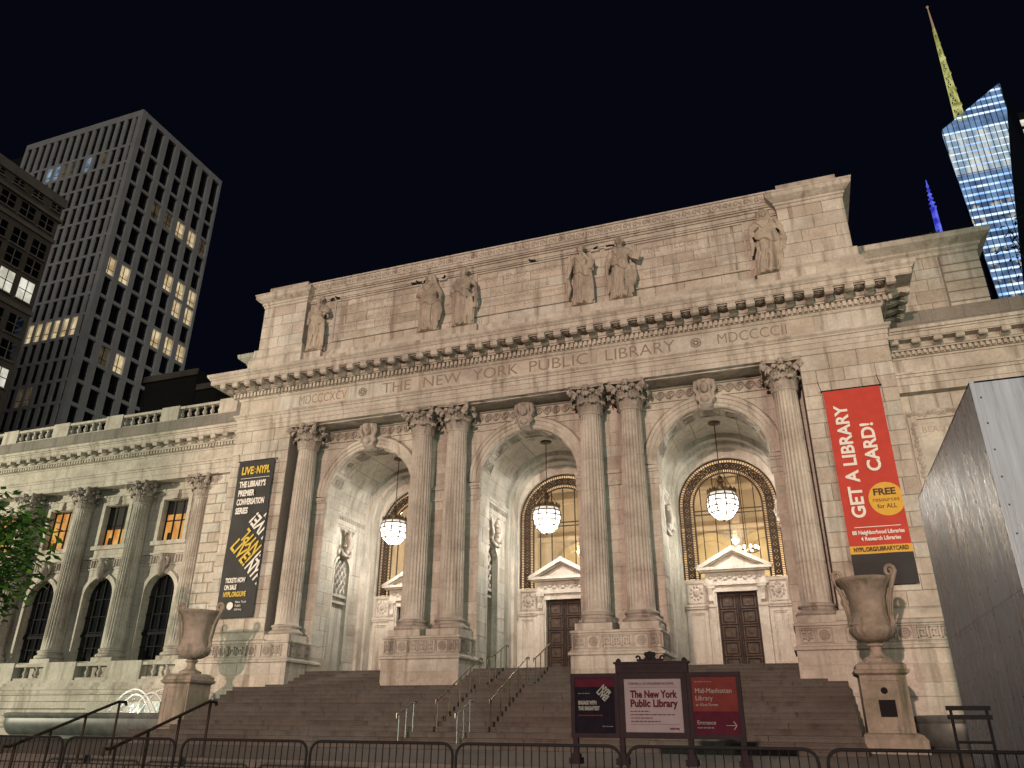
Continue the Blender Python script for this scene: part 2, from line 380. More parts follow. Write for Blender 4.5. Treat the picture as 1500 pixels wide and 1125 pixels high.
# stairs: every tread is laid of slabs
def flight(name, label, x0, x1, y0, z0, nr, rise, tread, back, slab=2.3, spans=None):
    e = bpy.data.objects.new(name, None); C.objects.link(e); struct(e, label)
    for i in range(nr):
        za, zb = z0+i*rise, z0+(i+1)*rise; ya = y0+i*tread
        for (sa, sb) in (spans or [(x0, x1)]):
            n = max(1, round((sb-sa)/slab)); cut = [sa]+[sa+(sb-sa)*(k+random.uniform(-.3, .3)+(.5 if i % 2 else 0))/n for k in range(1, n)]+[sb]
            for a, b in zip(cut, cut[1:]):
                if b-a < .1: continue
                yb = back if i == nr-1 else ya+tread+.08
                c = .015; q = random.uniform(-.006, .006)
                v = MB(); x_0, x_1 = a+.006, b-.006
                v.prism([(ya+q+.02, za+.004), (ya+q+.02, zb-.05), (ya+q+.006, zb-.045), (ya+q+.004, zb-c), (ya+q+.016, zb+q*.4), (yb, zb+q*.4), (yb, za+.004)], x_0, x_1, 'x')
                me = v.mesh('step_slab'); r = random.random()
                at = me.attributes.new('rnd', 'FLOAT', 'FACE'); at.data.foreach_set('value', [r]*len(me.polygons))
                obj('step_slab', me, 'granite_step', e)
    return e
flight('terrace_steps', 'low granite steps rising from the sidewalk behind the crowd barriers', -7.5, 13.0, -18.1, .28, 5, .148, .42, -15.8, 3.0)
flight('lower_stairs', 'short flight of three granite steps before the main stairs', -11.5, 11.5, -8.2, 1.02, 3, .145, .38, -5.2, 2.2)
flight('main_stairs', 'wide dark granite stairs leading up to the arched portals', -11.55, 11.55, -5.5, 1.455, 10, .1545, .35, 6.1, 3.1)
for cx, a, b in ((-7.92, -11.0, -5.6), (0, -2.24, 2.24), (7.92, 5.6, 11.0)):
    flight('portal_steps', 'five granite steps up to the %s portal' % {-7.92: 'left', 0: 'middle', 7.92: 'right'}[cx], a, b, -1.0, 3.0, 5, .15, .38, 6.6, 1.8)
# ================================================================== the library
LIB = thing('library_building', 'floodlit pale marble library with three arched portals and a columned front', 'building')
D, PS = 6.2, 1.72
XC = [-(1.5*D+PS), -(D/2+PS), -D/2, D/2, D/2+PS, 1.5*D+PS]
BAYS = [-(D+PS), 0, D+PS]
YF = -.65                                                         # face of the end piers and entablature
# --- solid masses behind everything
m = MB()
m.box(-55, -14.9, 2.95, 30, .5, 16.2); m.build('wing_body', 'marble_ashlar', LIB)
m = MB(); m.box(14.9, 34, 2.25, 30, .5, 16.2); m.build('wing_body', 'marble_ashlar', LIB)
# end piers
for s in (-1, 1):
    a, b = sorted((s*11.68, s*14.93))
    MB().box(a, b, YF+.03, 6.0, 3.0, 15.0).build('end_pier', 'marble_joint', LIB)
    wall_blocks((a, YF+.03, 5.35), (1, 0, 0), (0, -1, 0), b-a, courses(5.35, 14.93, .56), 1.25)
    # pier plinth
    m = MB(); m.ring(a, b, YF, 5.9, [(.25, 2.95), (.25, 4.02), (.33, 4.05), (.33, 4.13), (.27, 4.17), (.27, 4.22), (.22, 4.24), (.22, 4.80), (.27, 4.83), (.27, 4.93), (.10, 5.0), (.10, 5.28), (.03, 5.33), (.0, 5.35)])
    m.build('pier_plinth', 'marble', LIB)
# bays
ZS = 11.6
def notch(cx, hw, r, zs, zb, x0, x1, zt):                          # wall slice with an arched opening, as one outline
    return [(x0, zb), (x0, zt), (x1, zt), (x1, zb), (cx+hw, zb), (cx+hw, zs)]+[p for p in reversed(arch_pts(cx, r, zs))][0 if abs(r-hw) > 1e-6 else 1:None if abs(r-hw) > 1e-6 else -1]+[(cx-hw, zs), (cx-hw, zb)]
for bi, cx in enumerate(BAYS):
    x0, x1 = cx-D/2-.02, cx+D/2+.02
    xl = {0: -11.7, 1: -3.94, 2: 3.97}[bi]; xr = {0: -3.97, 1: 3.94, 2: 11.7}[bi]
    MB().prism(notch(cx, 2.25, 2.25, ZS, 3.2, xl, xr, 15.0), .75, 1.95, 'y').build('arch_wall', 'marble_ashlar', LIB)
    MB().prism(notch(cx, 2.6, 2.6, ZS, 3.2, xl, xr, 15.0), 1.95, 2.2, 'y').build('vault', 'marble_ashlar', LIB)
    o = [(xl, 3.2), (xl, 15), (xr, 15), (xr, 3.2), (cx+3.15, 3.2), (cx+3.15, 10.2), (cx+2.6, 10.2), (cx+2.6, ZS)]+list(reversed(arch_pts(cx, 2.6, ZS)))[1:-1]+[(cx-2.6, ZS), (cx-2.6, 10.2), (cx-3.15, 10.2), (cx-3.15, 3.2)]
    MB().prism(o, 2.2, 4.1, 'y').build('vault', 'marble_ashlar', LIB)
    MB().prism(notch(cx, 2.6, 2.6, ZS, 3.2, xl, xr, 15.0), 4.1, 5.0, 'y').build('vault', 'marble_ashlar', LIB)
    MB().prism(notch(cx, 2.42, 2.42, ZS-.05, 3.2, xl, xr, 15.0), 5.0, 5.45, 'y').build('vault_rib', 'marble', LIB)
    MB().prism(notch(cx, 2.3, 2.3, ZS-.1, 3.2, xl, xr, 15.0), 5.45, 6.0, 'y').build('vault_rib', 'marble', LIB)
    # niches in the side walls, with pierced lattice heads and a carved bracket above
    for s in (-1, 1):
        pl = [(2.15, 3.3), (2.15, 10.25), (4.15, 10.25), (4.15, 3.3), (3.8, 3.3), (3.8, 8.55)]+[(3.15+.65*cos(t*pi/14), 8.55+.65*sin(t*pi/14)) for t in range(1, 14)]+[(2.5, 8.55), (2.5, 3.3)]
        xa, xb = sorted((cx+s*2.58, cx+s*2.78))
        MB().prism(pl, xa, xb, 'x').build('niche_wall', 'marble', LIB)
        m = MB()
        for q in range(15):
            t0, t1 = pi*q/15, pi*(q+1)/15
            m.prism([(3.15+r*cos(t), 8.55+r*sin(t)) for r, t in ((.66, t0), (.66, t1), (.80, t1), (.80, t0))], cx+s*2.50, cx+s*2.60, 'x')
        m.box(*sorted((cx+s*2.5, cx+s*2.6)), 2.36, 2.5, 4.4, 8.55); m.box(*sorted((cx+s*2.5, cx+s*2.6)), 3.8, 3.94, 4.4, 8.55)
        m.build('niche_moulding', 'marble', LIB)
        m = MB()
        for k in range(-4, 5):                                     # diagonal lattice
            for d in (-1, 1):
                pts = []
                for t in range(-30, 31):
                    y = 3.15+k*.36+d*t*.03; z = 8.15+t*.036
                    if (abs(y-3.15) < .64 and 7.45 < z <= 8.55) or (z > 8.55 and (y-3.15)**2+(z-8.55)**2 < .4): pts.append((cx+s*(2.86 if bi else 2.68), y, z))
                if len(pts) > 2: m.tube([pts[0], pts[-1]], .05, 4)
        for k in range(-2, 3):
            for j in range(-1, 3):
                y, z = 3.15+k*.36+(.18 if j % 2 else 0), 7.9+j*.43/1.0*.5+.1
                if abs(y-3.15) < .5 and z < 8.9: m.ball((cx+s*(2.9 if bi else 2.72), y, z), (.03, .07, .08), 8, 5)
        dx = 0 if bi else -.22
        m.box(*sorted((cx+s*(2.8+dx), cx+s*(2.95+dx))), 2.5, 3.8, 6.98, 7.1); m.box(*sorted((cx+s*(2.8+dx), cx+s*(2.95+dx))), 2.5, 3.8, 7.28, 7.42)
        m.build('niche_lattice', 'marble_carved', LIB)
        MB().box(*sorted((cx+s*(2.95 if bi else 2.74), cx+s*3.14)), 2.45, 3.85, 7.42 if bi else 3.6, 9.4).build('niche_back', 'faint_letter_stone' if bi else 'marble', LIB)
        m = MB()                                                    # carved bracket (horns and garland)
        X = cx+s*2.42
        m.tube([(X, 3.15, 9.2), (X-s*.1, 3.12, 9.5), (X-s*.2, 3.2, 9.9), (X-s*.12, 3.1, 10.2), (X-s*.2, 3.15, 10.5)], [.10, .17, .2, .15, .10], 9)
        for a in range(14):
            m.ball((X-s*(.1+.16*random.random()), 3.15+random.uniform(-.28, .28), 9.4+random.random()*1.1), random.uniform(.06, .13), 8, 5)
        m.tube([(X, 2.7, 9.55), (X-s*.08, 2.8, 9.3), (X-s*.12, 3.0, 9.22), (X-s*.08, 3.15, 9.25)], [.05, .09, .09, .06], 7)
        m.tube([(X, 3.6, 9.55), (X-s*.08, 3.5, 9.3), (X-s*.12, 3.3, 9.22), (X-s*.08, 3.15, 9.25)], [.05, .09, .09, .06], 7)
        m.build('carved_bracket', 'marble_carved', LIB, smooth=True)
        # impost band of the side wall
        m = MB()
        for (o, a, b) in ((.05, 10.75, 10.95), (.03, 10.95, 11.2), (.10, 11.2, 11.3), (.17, 11.3, 11.42), (.06, 11.42, 11.48)):
            m.box(*sorted((cx+s*(2.6-o), cx+s*2.66)), 1.97, 4.98, a, b)
        m.build('impost_band', 'marble', LIB)
        m = MB()
        for k in range(15): m.box(*sorted((cx+s*2.53, cx+s*2.6)), 2.0+k*.2, 2.1+k*.2, 10.99, 11.17)
        stuff(m.build('impost_ornament', 'marble_carved', LIB))
        # ashlar of the side wall
        if s < 0:
            zz = courses(3.75, 10.7, .58)
            
            wall_blocks((cx-2.6, 4.12, 3.75), (0, 1, 0), (1, 0, 0), .86, zz, .86, dep=.012)
    # archivolt of the front arch: stepped rings and a bead course
    for r0, r1, pr in ((2.27, 2.42, .05), (2.42, 2.60, .09), (2.60, 2.74, .14)):
        m = MB(); po = arch_pts(cx, r1, ZS, 40)+list(reversed(arch_pts(cx, r0, ZS, 40)))
        m.prism(po, .75-pr, .80, 'y'); m.build('archivolt', 'marble', LIB)
    m = MB()
    for k in range(84):
        a = pi*(k+.5)/84; m.ball((cx+2.80*cos(a), .71, ZS+2.80*sin(a)), (.045, .05, .045), 6, 4)
    stuff(m.build('bead_moulding', 'marble_carved', LIB))
    # impost blocks beside the opening
    for s in (-1, 1):
        a, b = sorted((cx+s*2.18, cx+s*3.08))
        m = MB()
        for (o, za, zb) in ((.05, 10.78, 10.95), (.04, 11.0, 11.3), (.10, 11.3, 11.4), (.16, 11.4, 11.52), (.06, 11.52, 11.58)): m.box(a, b, .75-o, .9, za, zb)
        m.build('impost', 'marble', LIB)
        zz = courses(5.3, 10.75, .56)
        a, b = sorted((cx+s*2.26, cx+s*3.06)); wall_blocks((a, .75, 5.3), (1, 0, 0), (0, -1, 0), b-a, zz, .85, dep=.012)
        a2 = a; # jamb (inside of the opening)
        if s < 0: wall_blocks((cx-2.25, .77, 3.75), (0, 1, 0), (1, 0, 0), 1.15, courses(3.75, 10.75, .58), 1.2, dep=.012)
    # coffers with rosettes in the front arch soffit
    for k in range(7):
        a = pi*(.06+.88*(k+.5)/7); m = MB(); e = MB()
        c, sn = cos(a), sin(a)
        Q = Matrix(((-sn, 0, -c, cx+2.245*c), (0, 1.55, 0, 1.35), (c, 0, -sn, ZS+2.245*sn), (0, 0, 0, 1)))
        L = .46 if k % 2 else .26
        for (u0, u1, v0, v1) in ((-L, L, -.26, -.2), (-L, L, .2, .26), (-L, -L+.06, -.2, .2), (L-.06, L, -.2, .2)): m.box(u0, u1, v0, v1, -.02, .06, Q)
        for t in range(8): m.ball((.13*cos(t*pi/4), .12*sin(t*pi/4), .01), (.07, .06, .06), 6, 4, Q)
        m.ball((0, 0, .02), (.05, .05, .05), 6, 4, Q)
        if L > .4:
            for s in (-1, 1):
                for t in range(5): m.ball((s*.21+.05*cos(t*1.26), .12*sin(t*1.26), .01), (.04, .05, .035), 6, 4, Q)
        m.build('soffit_coffer', 'marble_carved', LIB)
    # keystone: carved console with a mask
    m = MB()
    m.prism([(.55, 13.72), (.30, 13.85), (.24, 14.2), (.34, 14.4), (.20, 14.62), (.16, 14.92), (.75, 14.92), (.75, 13.72)], cx-.26, cx+.26, 'x')
    m.ball((cx, .20, 14.55), (.17, .14, .24), 12, 9); m.ball((cx, .08, 14.53), (.04, .06, .08), 8, 6)
    for s in (-1, 1):
        m.tube([(cx+s*.16, .3, 14.88), (cx+s*.34, .26, 14.8), (cx+s*.40, .28, 14.5), (cx+s*.28, .3, 14.3), (cx+s*.33, .32, 14.1), (cx+s*.2, .34, 13.95)], [.07, .12, .10, .09, .10, .06], 8)
        m.ball((cx+s*.08, .09, 14.62), (.03, .03, .025), 6, 4)
    m.ball((cx, .26, 14.05), (.2, .12, .16), 10, 7); m.ball((cx, .2, 14.86), (.16, .1, .08), 10, 6)
    m.build('keystone', 'marble_carved', LIB, smooth=40)
    # running wave scrolls over the arch
    sc = MB(); pts = []
    for t in range(30):
        a = t/29*3.4*pi; r = .19-.16*t/29; pts.append((r*cos(a)+.0, 0, r*sin(a)))
    pts = [(.42, 0, -.19), (.30, 0, -.15)]+pts[2:]
    sc.tube(pts, [.035]*len(pts), 5); sme = sc.mesh('wave_scroll', True)
    for s in (-1, 1):
        for k in range(5):
            o = obj('wave_scroll', sme, 'marble_carved', LIB, (cx+s*(.62+k*.42)-(.05 if s > 0 else 0), .70, 14.62))
    m = MB(); m.box(cx-3.05, cx+3.05, .66, .78, 14.30, 14.36); m.box(cx-3.05, cx+3.05, .64, .78, 14.86, 14.94); m.build('string_course', 'marble', LIB)
    MB().box(cx-3.06, cx+3.06, .70, .78, 14.0, 14.06).build('string_course', 'marble', LIB)
# wall strips behind the columns
for a, b in ((-4.84, -3.08), (3.08, 4.84)):
    wall_blocks((a, .75, 5.3), (1, 0, 0), (0, -1, 0), b-a, courses(5.3, 14.25, .56), 1.3, dep=.014)
    m = MB(); m.box(a, b, .66, .78, 10.86, 10.98); m.box(a, b, .62, .78, 11.36, 11.5); m.box(a, b, .69, .78, 10.98, 11.36)
    for k in range(4): m.box(a+.22+k*.38, a+.36+k*.38, .66, .7, 11.02, 11.32)
    m.build('impost', 'marble', LIB)
# door walls
for bi, cx in enumerate(BAYS):
    Y = 6.0
    xl = {0: -11.7, 1: -3.94, 2: 3.97}[bi]; xr = {0: -3.97, 1: 3.94, 2: 11.7}[bi]
    MB().prism(notch(cx, 2.24, 2.24, 11.1, 7.72, xl, xr, 15), Y, Y+.5, 'y').build('door_wall', 'marble', LIB)
    m = MB(); m.box(xl, cx-.92, Y, Y+.5, 3.6, 7.72); m.box(cx+.92, xr, Y, Y+.5, 3.6, 7.72); m.box(cx-.92, cx+.92, Y, Y+.5, 7.22, 7.72); m.build('door_wall', 'marble', LIB)
    for s in (-1, 1):                                              # raised frames of the wall panels
        m = MB(); a, b = sorted((cx+s*1.28, cx+s*2.2)); p = .05
        def frame(a, b, z0, z1, t, y0, y1):
            m.box(a, b, y0, y1, z0, z0+t); m.box(a, b, y0, y1, z1-t, z1); m.box(a, a+t, y0, y1, z0+t, z1-t); m.box(b-t, b, y0, y1, z0+t, z1-t)
        frame(a, b, 4.0, 6.42, .16, Y-.05, Y+.02); frame(a+.2, b-.2, 4.2, 6.22, .03, Y-.025, Y+.02)
        m.build('wall_panel', 'marble', LIB)
        m = MB(); m.box(a-.04, b+.04, Y-.10, Y+.02, 6.44, 6.54); m.box(a-.04, b+.04, Y-.14, Y+.02, 6.54, 6.62); m.build('dado_moulding', 'marble', LIB)
        m = MB(); frame(a+.06, b-.04, 6.68, 7.62, .07, Y-.06, Y+.02)
        m.ball(((a+b)/2, Y-.02, 7.15), (.13, .06, .16), 10, 7)
        for t in range(10): m.ball(((a+b)/2+.24*cos(t*.628), Y-.01, 7.15+.28*sin(t*.628)), (.06, .05, .07), 6, 5)
        m.build('carved_panel', 'marble_carved', LIB)
        m = MB()                                                    # pilaster of the door case with console
        a, b = sorted((cx+s*.94, cx+s*1.26)); m.box(a, b, Y-.12, Y+.02, 3.7, 7.3); m.box(a-.03, b+.03, Y-.16, Y+.02, 6.5, 6.6); m.box(a-.03, b+.03, Y-.2, Y+.02, 7.3, 7.4)
        m.prism([(Y-.12, 6.62), (Y-.22, 6.75), (Y-.18, 7.0), (Y-.26, 7.28), (Y, 7.28), (Y, 6.62)], a+.06, b-.06, 'x')
        m.build('door_pilaster', 'marble', LIB)
    m = MB(); m.box(cx-.935, cx+.935, Y-.10, Y+.3, 7.14, 7.30); m.box(cx-.935, cx-.86, Y-.06, Y+.3, 3.7, 7.14); m.box(cx+.86, cx+.935, Y-.06, Y+.3, 3.7, 7.14); m.build('door_surround', 'marble', LIB)
    m = MB(); m.box(cx-1.36, cx+1.36, Y-.14, Y+.02, 7.42, 7.5); m.box(cx-1.3, cx+1.3, Y-.09, Y+.02, 7.5, 7.98); m.box(cx-1.5, cx+1.5, Y-.3, Y+.02, 7.98, 8.06); m.box(cx-1.62, cx+1.62, Y-.42, Y+.02, 8.06, 8.18)
    m.prism([(cx-1.62, 8.18), (cx+1.62, 8.18), (cx, 9.02)], Y-.06, Y+.3, 'y')
    for s in (-1, 1): m.prism([(cx+s*1.68, 8.181), (cx+s*1.34, 8.181), (cx, 8.87), (cx, 9.08)], Y-.44, Y-.05, 'y'); m.prism([(cx+s*1.34, 8.182), (cx+s*1.2, 8.182), (cx, 8.80), (cx, 8.87)], Y-.3, Y-.05, 'y')
    m.build('pediment', 'marble', LIB)
    m = MB()
    for t in range(11): m.ball((cx-1.05+t*.21, Y-.10, 7.74+.04*(-1)**t), (.11, .05, .09), 7, 5)
    stuff(m.build('frieze_ornament', 'marble_carved', LIB))
    # bronze double door
    for s in (-1, 1):
        a, b = sorted((cx+s*.015, cx+s*.86))
        d = MB().box(a, b, Y+.16, Y+.24, 3.75, 7.14).build('door', 'door_bronze', LIB)
        for k in range(5):
            m = MB(); z0 = 3.82+k*.655; z1 = z0+.60; a1, b1 = a+.1, b-.1
            m.box(a1, b1, Y+.125, Y+.17, z0, z0+.05); m.box(a1, b1, Y+.125, Y+.17, z1-.05, z1); m.box(a1, a1+.05, Y+.125, Y+.17, z0+.05, z1-.05); m.box(b1-.05, b1, Y+.125, Y+.17, z0+.05, z1-.05)
            m.box(a1+.11, b1-.11, Y+.145, Y+.17, z0+.11, z1-.11)
            m.lathe([(.001, 0), (.10, 0), (.09, .015), (.04, .02), (.03, .035), (.001, .035)], 10, Matrix.Translation(((a1+b1)/2, Y+.147, (z0+z1)/2)) @ Matrix.Rotation(pi/2, 4, 'X'))
            m.build('door_panel', 'bronze_light', d)
        m = MB(); m.tube([(a+.03, Y+.13, 3.8), (a+.03, Y+.13, 7.12)], .018, 6); m.tube([(b-.03, Y+.13, 3.8), (b-.03, Y+.13, 7.12)], .018, 6); m.build('door_moulding', 'bronze_light', d)
    MB().box(cx-.04, cx+.04, Y+.10, Y+.26, 3.75, 7.14).build('door_astragal', 'door_bronze', LIB)
    # arched window: pane, glazing bars, pierced bronze border
    win = obj('window', MB().prism([(cx-1.55, 7.75), (cx-1.55, 11.1)]+arch_pts(cx, 1.55, 11.1)[1:-1]+[(cx+1.55, 11.1), (cx+1.55, 7.75)], Y+.30, Y+.31, 'y').mesh('window'), 'clear_glass', LIB)
    m = MB()
    for k in range(-2, 3):
        x = cx+k*.60; zt = 11.1+math.sqrt(max(0, 1.5**2-(k*.6)**2)); m.box(x-.022, x+.022, Y+.22, Y+.28, 8.2, zt)
    m.box(cx-1.5, cx+1.5, Y+.21, Y+.27, 10.68, 10.73); m.box(cx-1.5, cx+1.5, Y+.21, Y+.27, 10.86, 10.91)
    m.build('glazing_bars', 'grille_iron', win)
    g = MB()
    for r in (1.54, 1.72, 2.02, 2.21):
        pts = [(cx-r, Y+.2, 7.75), (cx-r, Y+.2, 11.1)]+[(x, Y+.2, z) for x, z in arch_pts(cx, r, 11.1, 20)[1:-1]]+[(cx+r, Y+.2, 11.1), (cx+r, Y+.2, 7.75)]
        g.tube(pts, .045 if r in (1.54, 2.21) else .032, 5)
    ctr = [(cx+s*1.87, 7.95+k*.30) for s in (-1, 1) for k in range(11)]+[(cx+1.87*cos(a), 11.1+1.87*sin(a)) for a in [pi*(k+.5)/20 for k in range(20)]]
    for (x, z) in ctr:
        g.tube([(x+.115*cos(t*pi/5), Y+.2, z+.115*sin(t*pi/5)) for t in range(11)], .036, 4, cap=False)
        g.box(x-.06, x+.06, Y+.18, Y+.22, z-.06, z+.06)
        for t in range(4): g.ball((x+.15*cos(t*pi/2+pi/4), Y+.2, z+.15*sin(t*pi/2+pi/4)), (.055, .02, .055), 5, 4)
    for k in range(11):
        for s in (-1, 1): g.box(cx+s*1.87-.16, cx+s*1.87+.16, Y+.185, Y+.215, 7.79+k*.3, 7.81+k*.3)
    for k in range(21):
        a = pi*k/20; g.tube([(cx+1.72*cos(a), Y+.2, 11.1+1.72*sin(a)), (cx+2.02*cos(a), Y+.2, 11.1+1.0*2.02*sin(a))], .012, 4)
    for k in range(56):
        a = pi*(k+.5)/56
        for r in (1.63, 2.11): g.tube([(cx+(r-.07)*cos(a), Y+.2, 11.1+(r-.07)*sin(a)), (cx+(r+.07)*cos(a), Y+.2, 11.1+(r+.07)*sin(a))], .018, 4)
    for k in range(0, 42):
        for s in (-1, 1):
            for r in (1.63, 2.11): g.box(cx+s*r-.07, cx+s*r+.07, Y+.19, Y+.21, 7.8+k*.08, 7.835+k*.08)
    stuff(g.build('window_grille', 'grille_iron', win))
# --- the hall seen through the windows
m = MB(); m.box(-12, 12, 15, 15.3, 3, 17); m.box(-12.3, -12, 6.5, 15.3, 3, 17); m.box(12, 12.3, 6.5, 15.3, 3, 17); m.box(-12, 12, 6.5, 15.3, 3, 3.7); m.box(-12, 12, 6.52, 15.3, 15.01, 15.3)
m.build('entrance_hall', 'hall_plaster', LIB)
for x in (-7.4, -1.3, 1.8, 6.2, 9.2):
    MB().prism(arch_pts(x, 1.6, 10.2, 20)+list(reversed(arch_pts(x, 1.15, 10.2, 20))), 14.7, 14.98, 'y').build('hall_arch', 'hall_plaster_yellow', LIB)
    MB().prism([(x-1.15, 5), (x-1.15, 10.2)]+arch_pts(x, 1.15, 10.2, 20)[1:-1]+[(x+1.15, 10.2), (x+1.15, 5)], 14.9, 14.97, 'y').build('hall_arch', 'hall_plaster_yellow', LIB)
m = MB()
for x in (-10, -4.3, .2, 4.2, 7.7, 10.6): m.box(x-.22, x+.22, 14.6, 14.99, 4, 14.9)
for z in (11.9, 14.2): m.box(-12, 12, 14.5, 14.99, z, z+.25)
m.build('hall_pilasters', 'hall_plaster', LIB)
def lamp(name, loc, power, col, rad):
    l = bpy.data.lights.new(name, 'POINT'); l.energy = power; l.color = col; l.shadow_soft_size = rad
    o = bpy.data.objects.new(name, l); C.objects.link(o); o.location = loc; return o
for i, x in enumerate((-7.2, .9, 8.3)):
    ch = thing('hall_chandelier', 'glowing ring chandelier in the hall, seen through the %s arched window' % ('left', 'middle', 'right')[i], 'chandelier', (x, 12.5, 10.2), group='chandeliers in the entrance hall')
    MB().tube([(0, 0, .1), (0, 0, 4.85)], .02, 6).build('chain', 'bronze', ch)
    MB().tube([(.5*cos(t*pi/10), .5*sin(t*pi/10), 0) for t in range(21)], .05, 6).build('hoop', 'bronze', ch)
    for t in range(10): MB().ball((.5*cos(t*pi/5), .5*sin(t*pi/5), .14), (.07, .07, .10), 7, 5).build('bulb', 'bulb', ch)
    MB().tube([(-.5, 0, 0), (.5, 0, 0)], .02, 5).build('hoop', 'bronze', ch)
    lamp('chandelier_light', (x, 11.2, 9.4), 620, (1, .81, .58), .3)
# --- columns
def flute(a, z): 
    k = (a*24/(2*pi)) % 1; d = abs(k-.5)*2; return 1-.095*max(0, 1-(d/.84)**2)**.5
def shaft_mesh(r0, r1, h):
    pr = [(r0*1.06, 0), (r0*1.0, .08)]
    for i in range(13):
        t = i/12; rr = r0+(r1-r0)*(.25*t+.75*t*t); zz = .10+(h-.2)*t
        if i in (2, 4, 7, 9): pr += [(rr, zz-.022), (rr*.955, zz-.010), (rr*.955, zz+.010), (rr, zz+.022)]
        else: pr.append((rr, zz))
    m = MB(); n = 144
    m.lathe(pr, n, None, lambda a, z: flute(a, z) if .15 < z < h-.12 else 1)
    m.lathe([(r1*1.0, h-.12), (r1*1.09, h-.1), (r1*1.12, h-.05), (r1*1.09, h), (r1, h)], 32)
    return m.mesh('shaft', 50)
def base_mesh(r):
    m = MB(); pr = []
    def torus(z, rr, h):
        for i in range(7): a = -pi/2+pi*i/6; pr.append((rr+h/2*cos(a), z+h/2+h/2*sin(a)))
    torus(0, r*1.28, .17); pr.append((r*1.24, .19)); pr.append((r*1.14, .24)); pr.append((r*1.16, .29)); torus(.30, r*1.14, .12); pr.append((r*1.06, .44))
    m.lathe(pr, 40); return m.mesh('base', 50)
def capital_mesh(r, H, hw):
    m = MB()
    m.lathe([(r, 0), (r*.98, H*.3), (r*1.0, H*.6), (r*1.22, H*.84), (r*1.3, H*.88)], 28)
    def leaf(a, r0, z0, h, wd, out):
        # acanthus leaf: ribbed, lobed edges, tip curling out and down
        prof = [(0, 0), (.04, .18), (.07, .36), (.11, .54), (.20, .72), (.36, .88), (.62, .99), (.88, 1.0), (1.0, .90), (.96, .78)]
        v = []; f = []; nk = 7
        for j, (o, zz) in enumerate(prof):
            t = j/9; ww = wd*(.78+.34*sin(pi*t)-.30*t**3)*(1.18 if j % 2 else .84)
            for k in range(nk):
                u = (k-3)/3; rib = .035*(1-abs(u))+(.02 if k % 2 else 0); rad = r0+o*out+rib+.02; x = u*ww
                v.append((rad*cos(a)-x*sin(a), rad*sin(a)+x*cos(a), z0+zz*h-.10*u*u*h*(t > .3)))
        for j in range(9):
            for k in range(nk-1): q = j*nk+k; f.append((q, q+1, q+nk+1, q+nk))
        n = len(v); v2 = [(x-.045*cos(a), y-.045*sin(a), z-.03) for x, y, z in v]
        e = [tuple(i+n for i in reversed(q)) for q in f]
        for j in range(9): e.append((j*nk, (j+1)*nk, (j+1)*nk+n, j*nk+n)); e.append((j*nk+nk-1+n, (j+1)*nk+nk-1+n, (j+1)*nk+nk-1, j*nk+nk-1))
        e.append(tuple(9*nk+i for i in range(nk))+tuple(9*nk+i+n for i in reversed(range(nk))))
        m.add(v+v2, f+e)
    for k in range(8): leaf(k*pi/4+pi/8, r*.98, .0, H*.42, r*.42, r*.62)
    for k in range(8): leaf(k*pi/4, r*1.0, .04, H*.70, r*.40, r*.85)
    for k in range(8): leaf(k*pi/4+pi/8, r*1.02, H*.34, H*.48, r*.26, r*.8)
    for k in range(4):
        a = k*pi/2+pi/4
        for da in (-.32, .32):
            p = []
            for t in range(15):
                s = t/14
                if s < .5: q = s/.5; rr = r*1.05+q**2*(hw*1.22-r*1.05); zz = H*(.45+.40*q); ang = a+da*(1-q)
                else: q = (s-.5)/.5*2.1*pi; rr = hw*1.22+.12*r*2*sin(q)*(1-(s-.5)*1.2); zz = H*.80+.05*H+(-.10*H)*(1-cos(q))*(1-(s-.5)*1.3); ang = a
                p.append((rr*cos(ang), rr*sin(ang), zz))
            m.tube(p, [.06+.03*(i > 8) for i in range(15)], 6)
        m.ball((hw*1.22*cos(a), hw*1.22*sin(a), H*.72), (.085, .085, .14), 8, 6)
        b = k*pi/2
        for s in (-1, 1):
            p = [(r*1.1*cos(b+s*(.42-.3*t/7))*(1+.16*t/7), r*1.1*sin(b+s*(.42-.3*t/7))*(1+.16*t/7), H*(.45+.33*sin(t/7*pi*.6))) for t in range(8)]
            m.tube(p, .035, 5)
            m.ball((r*1.28*cos(b+s*.14), r*1.28*sin(b+s*.14), H*.74), .065, 7, 5)
        m.ball((hw*.92*cos(b), hw*.92*sin(b), H*.90), (.12, .12, .13), 9, 7)
        for t in range(6): m.ball((hw*.95*cos(b)-.13*cos(t)*sin(b), hw*.95*sin(b)+.13*cos(t)*cos(b), H*.90+.12*sin(t)), .05, 6, 4)
    rq = random.Random(4)
    for k in range(70):                                             # curled leaf tips and berries between the volutes
        a = rq.random()*2*pi; zz = rq.uniform(.40, .86); rr = r*(1.05+.75*(zz-.35)**.8); m.ball((rr*cos(a), rr*sin(a), H*zz), (rq.uniform(.05, .09),)*2+(rq.uniform(.05, .10),), 6, 5)
    pl = []
    for k in range(4):                                              # concave abacus
        a0 = k*pi/2-pi/4; c0 = Vector((cos(a0), sin(a0)))*hw*1.38; c1 = Vector((cos(a0+pi/2), sin(a0+pi/2)))*hw*1.38
        tn = (c1-c0).normalized(); 
        for t in (.06, .2, .35, .5, .65, .8, .94):
            p = c0.lerp(c1, t); inn = -p.normalized()*(hw*.17*sin(pi*t)); pl.append((p+inn)[:])
    m.prism(pl, H*.88, H*.945, 'z'); m.prism([(x*1.04, y*1.04) for x, y in pl], H*.945, H, 'z')
    return m.mesh('capital', 45)
SH, BS, CP = shaft_mesh(.525, .445, 8.22), base_mesh(.525), capital_mesh(.445, 1.20, .80)
PL = MB().box(-.72, .72, -.72, .72, 0, .26).mesh('plinth')
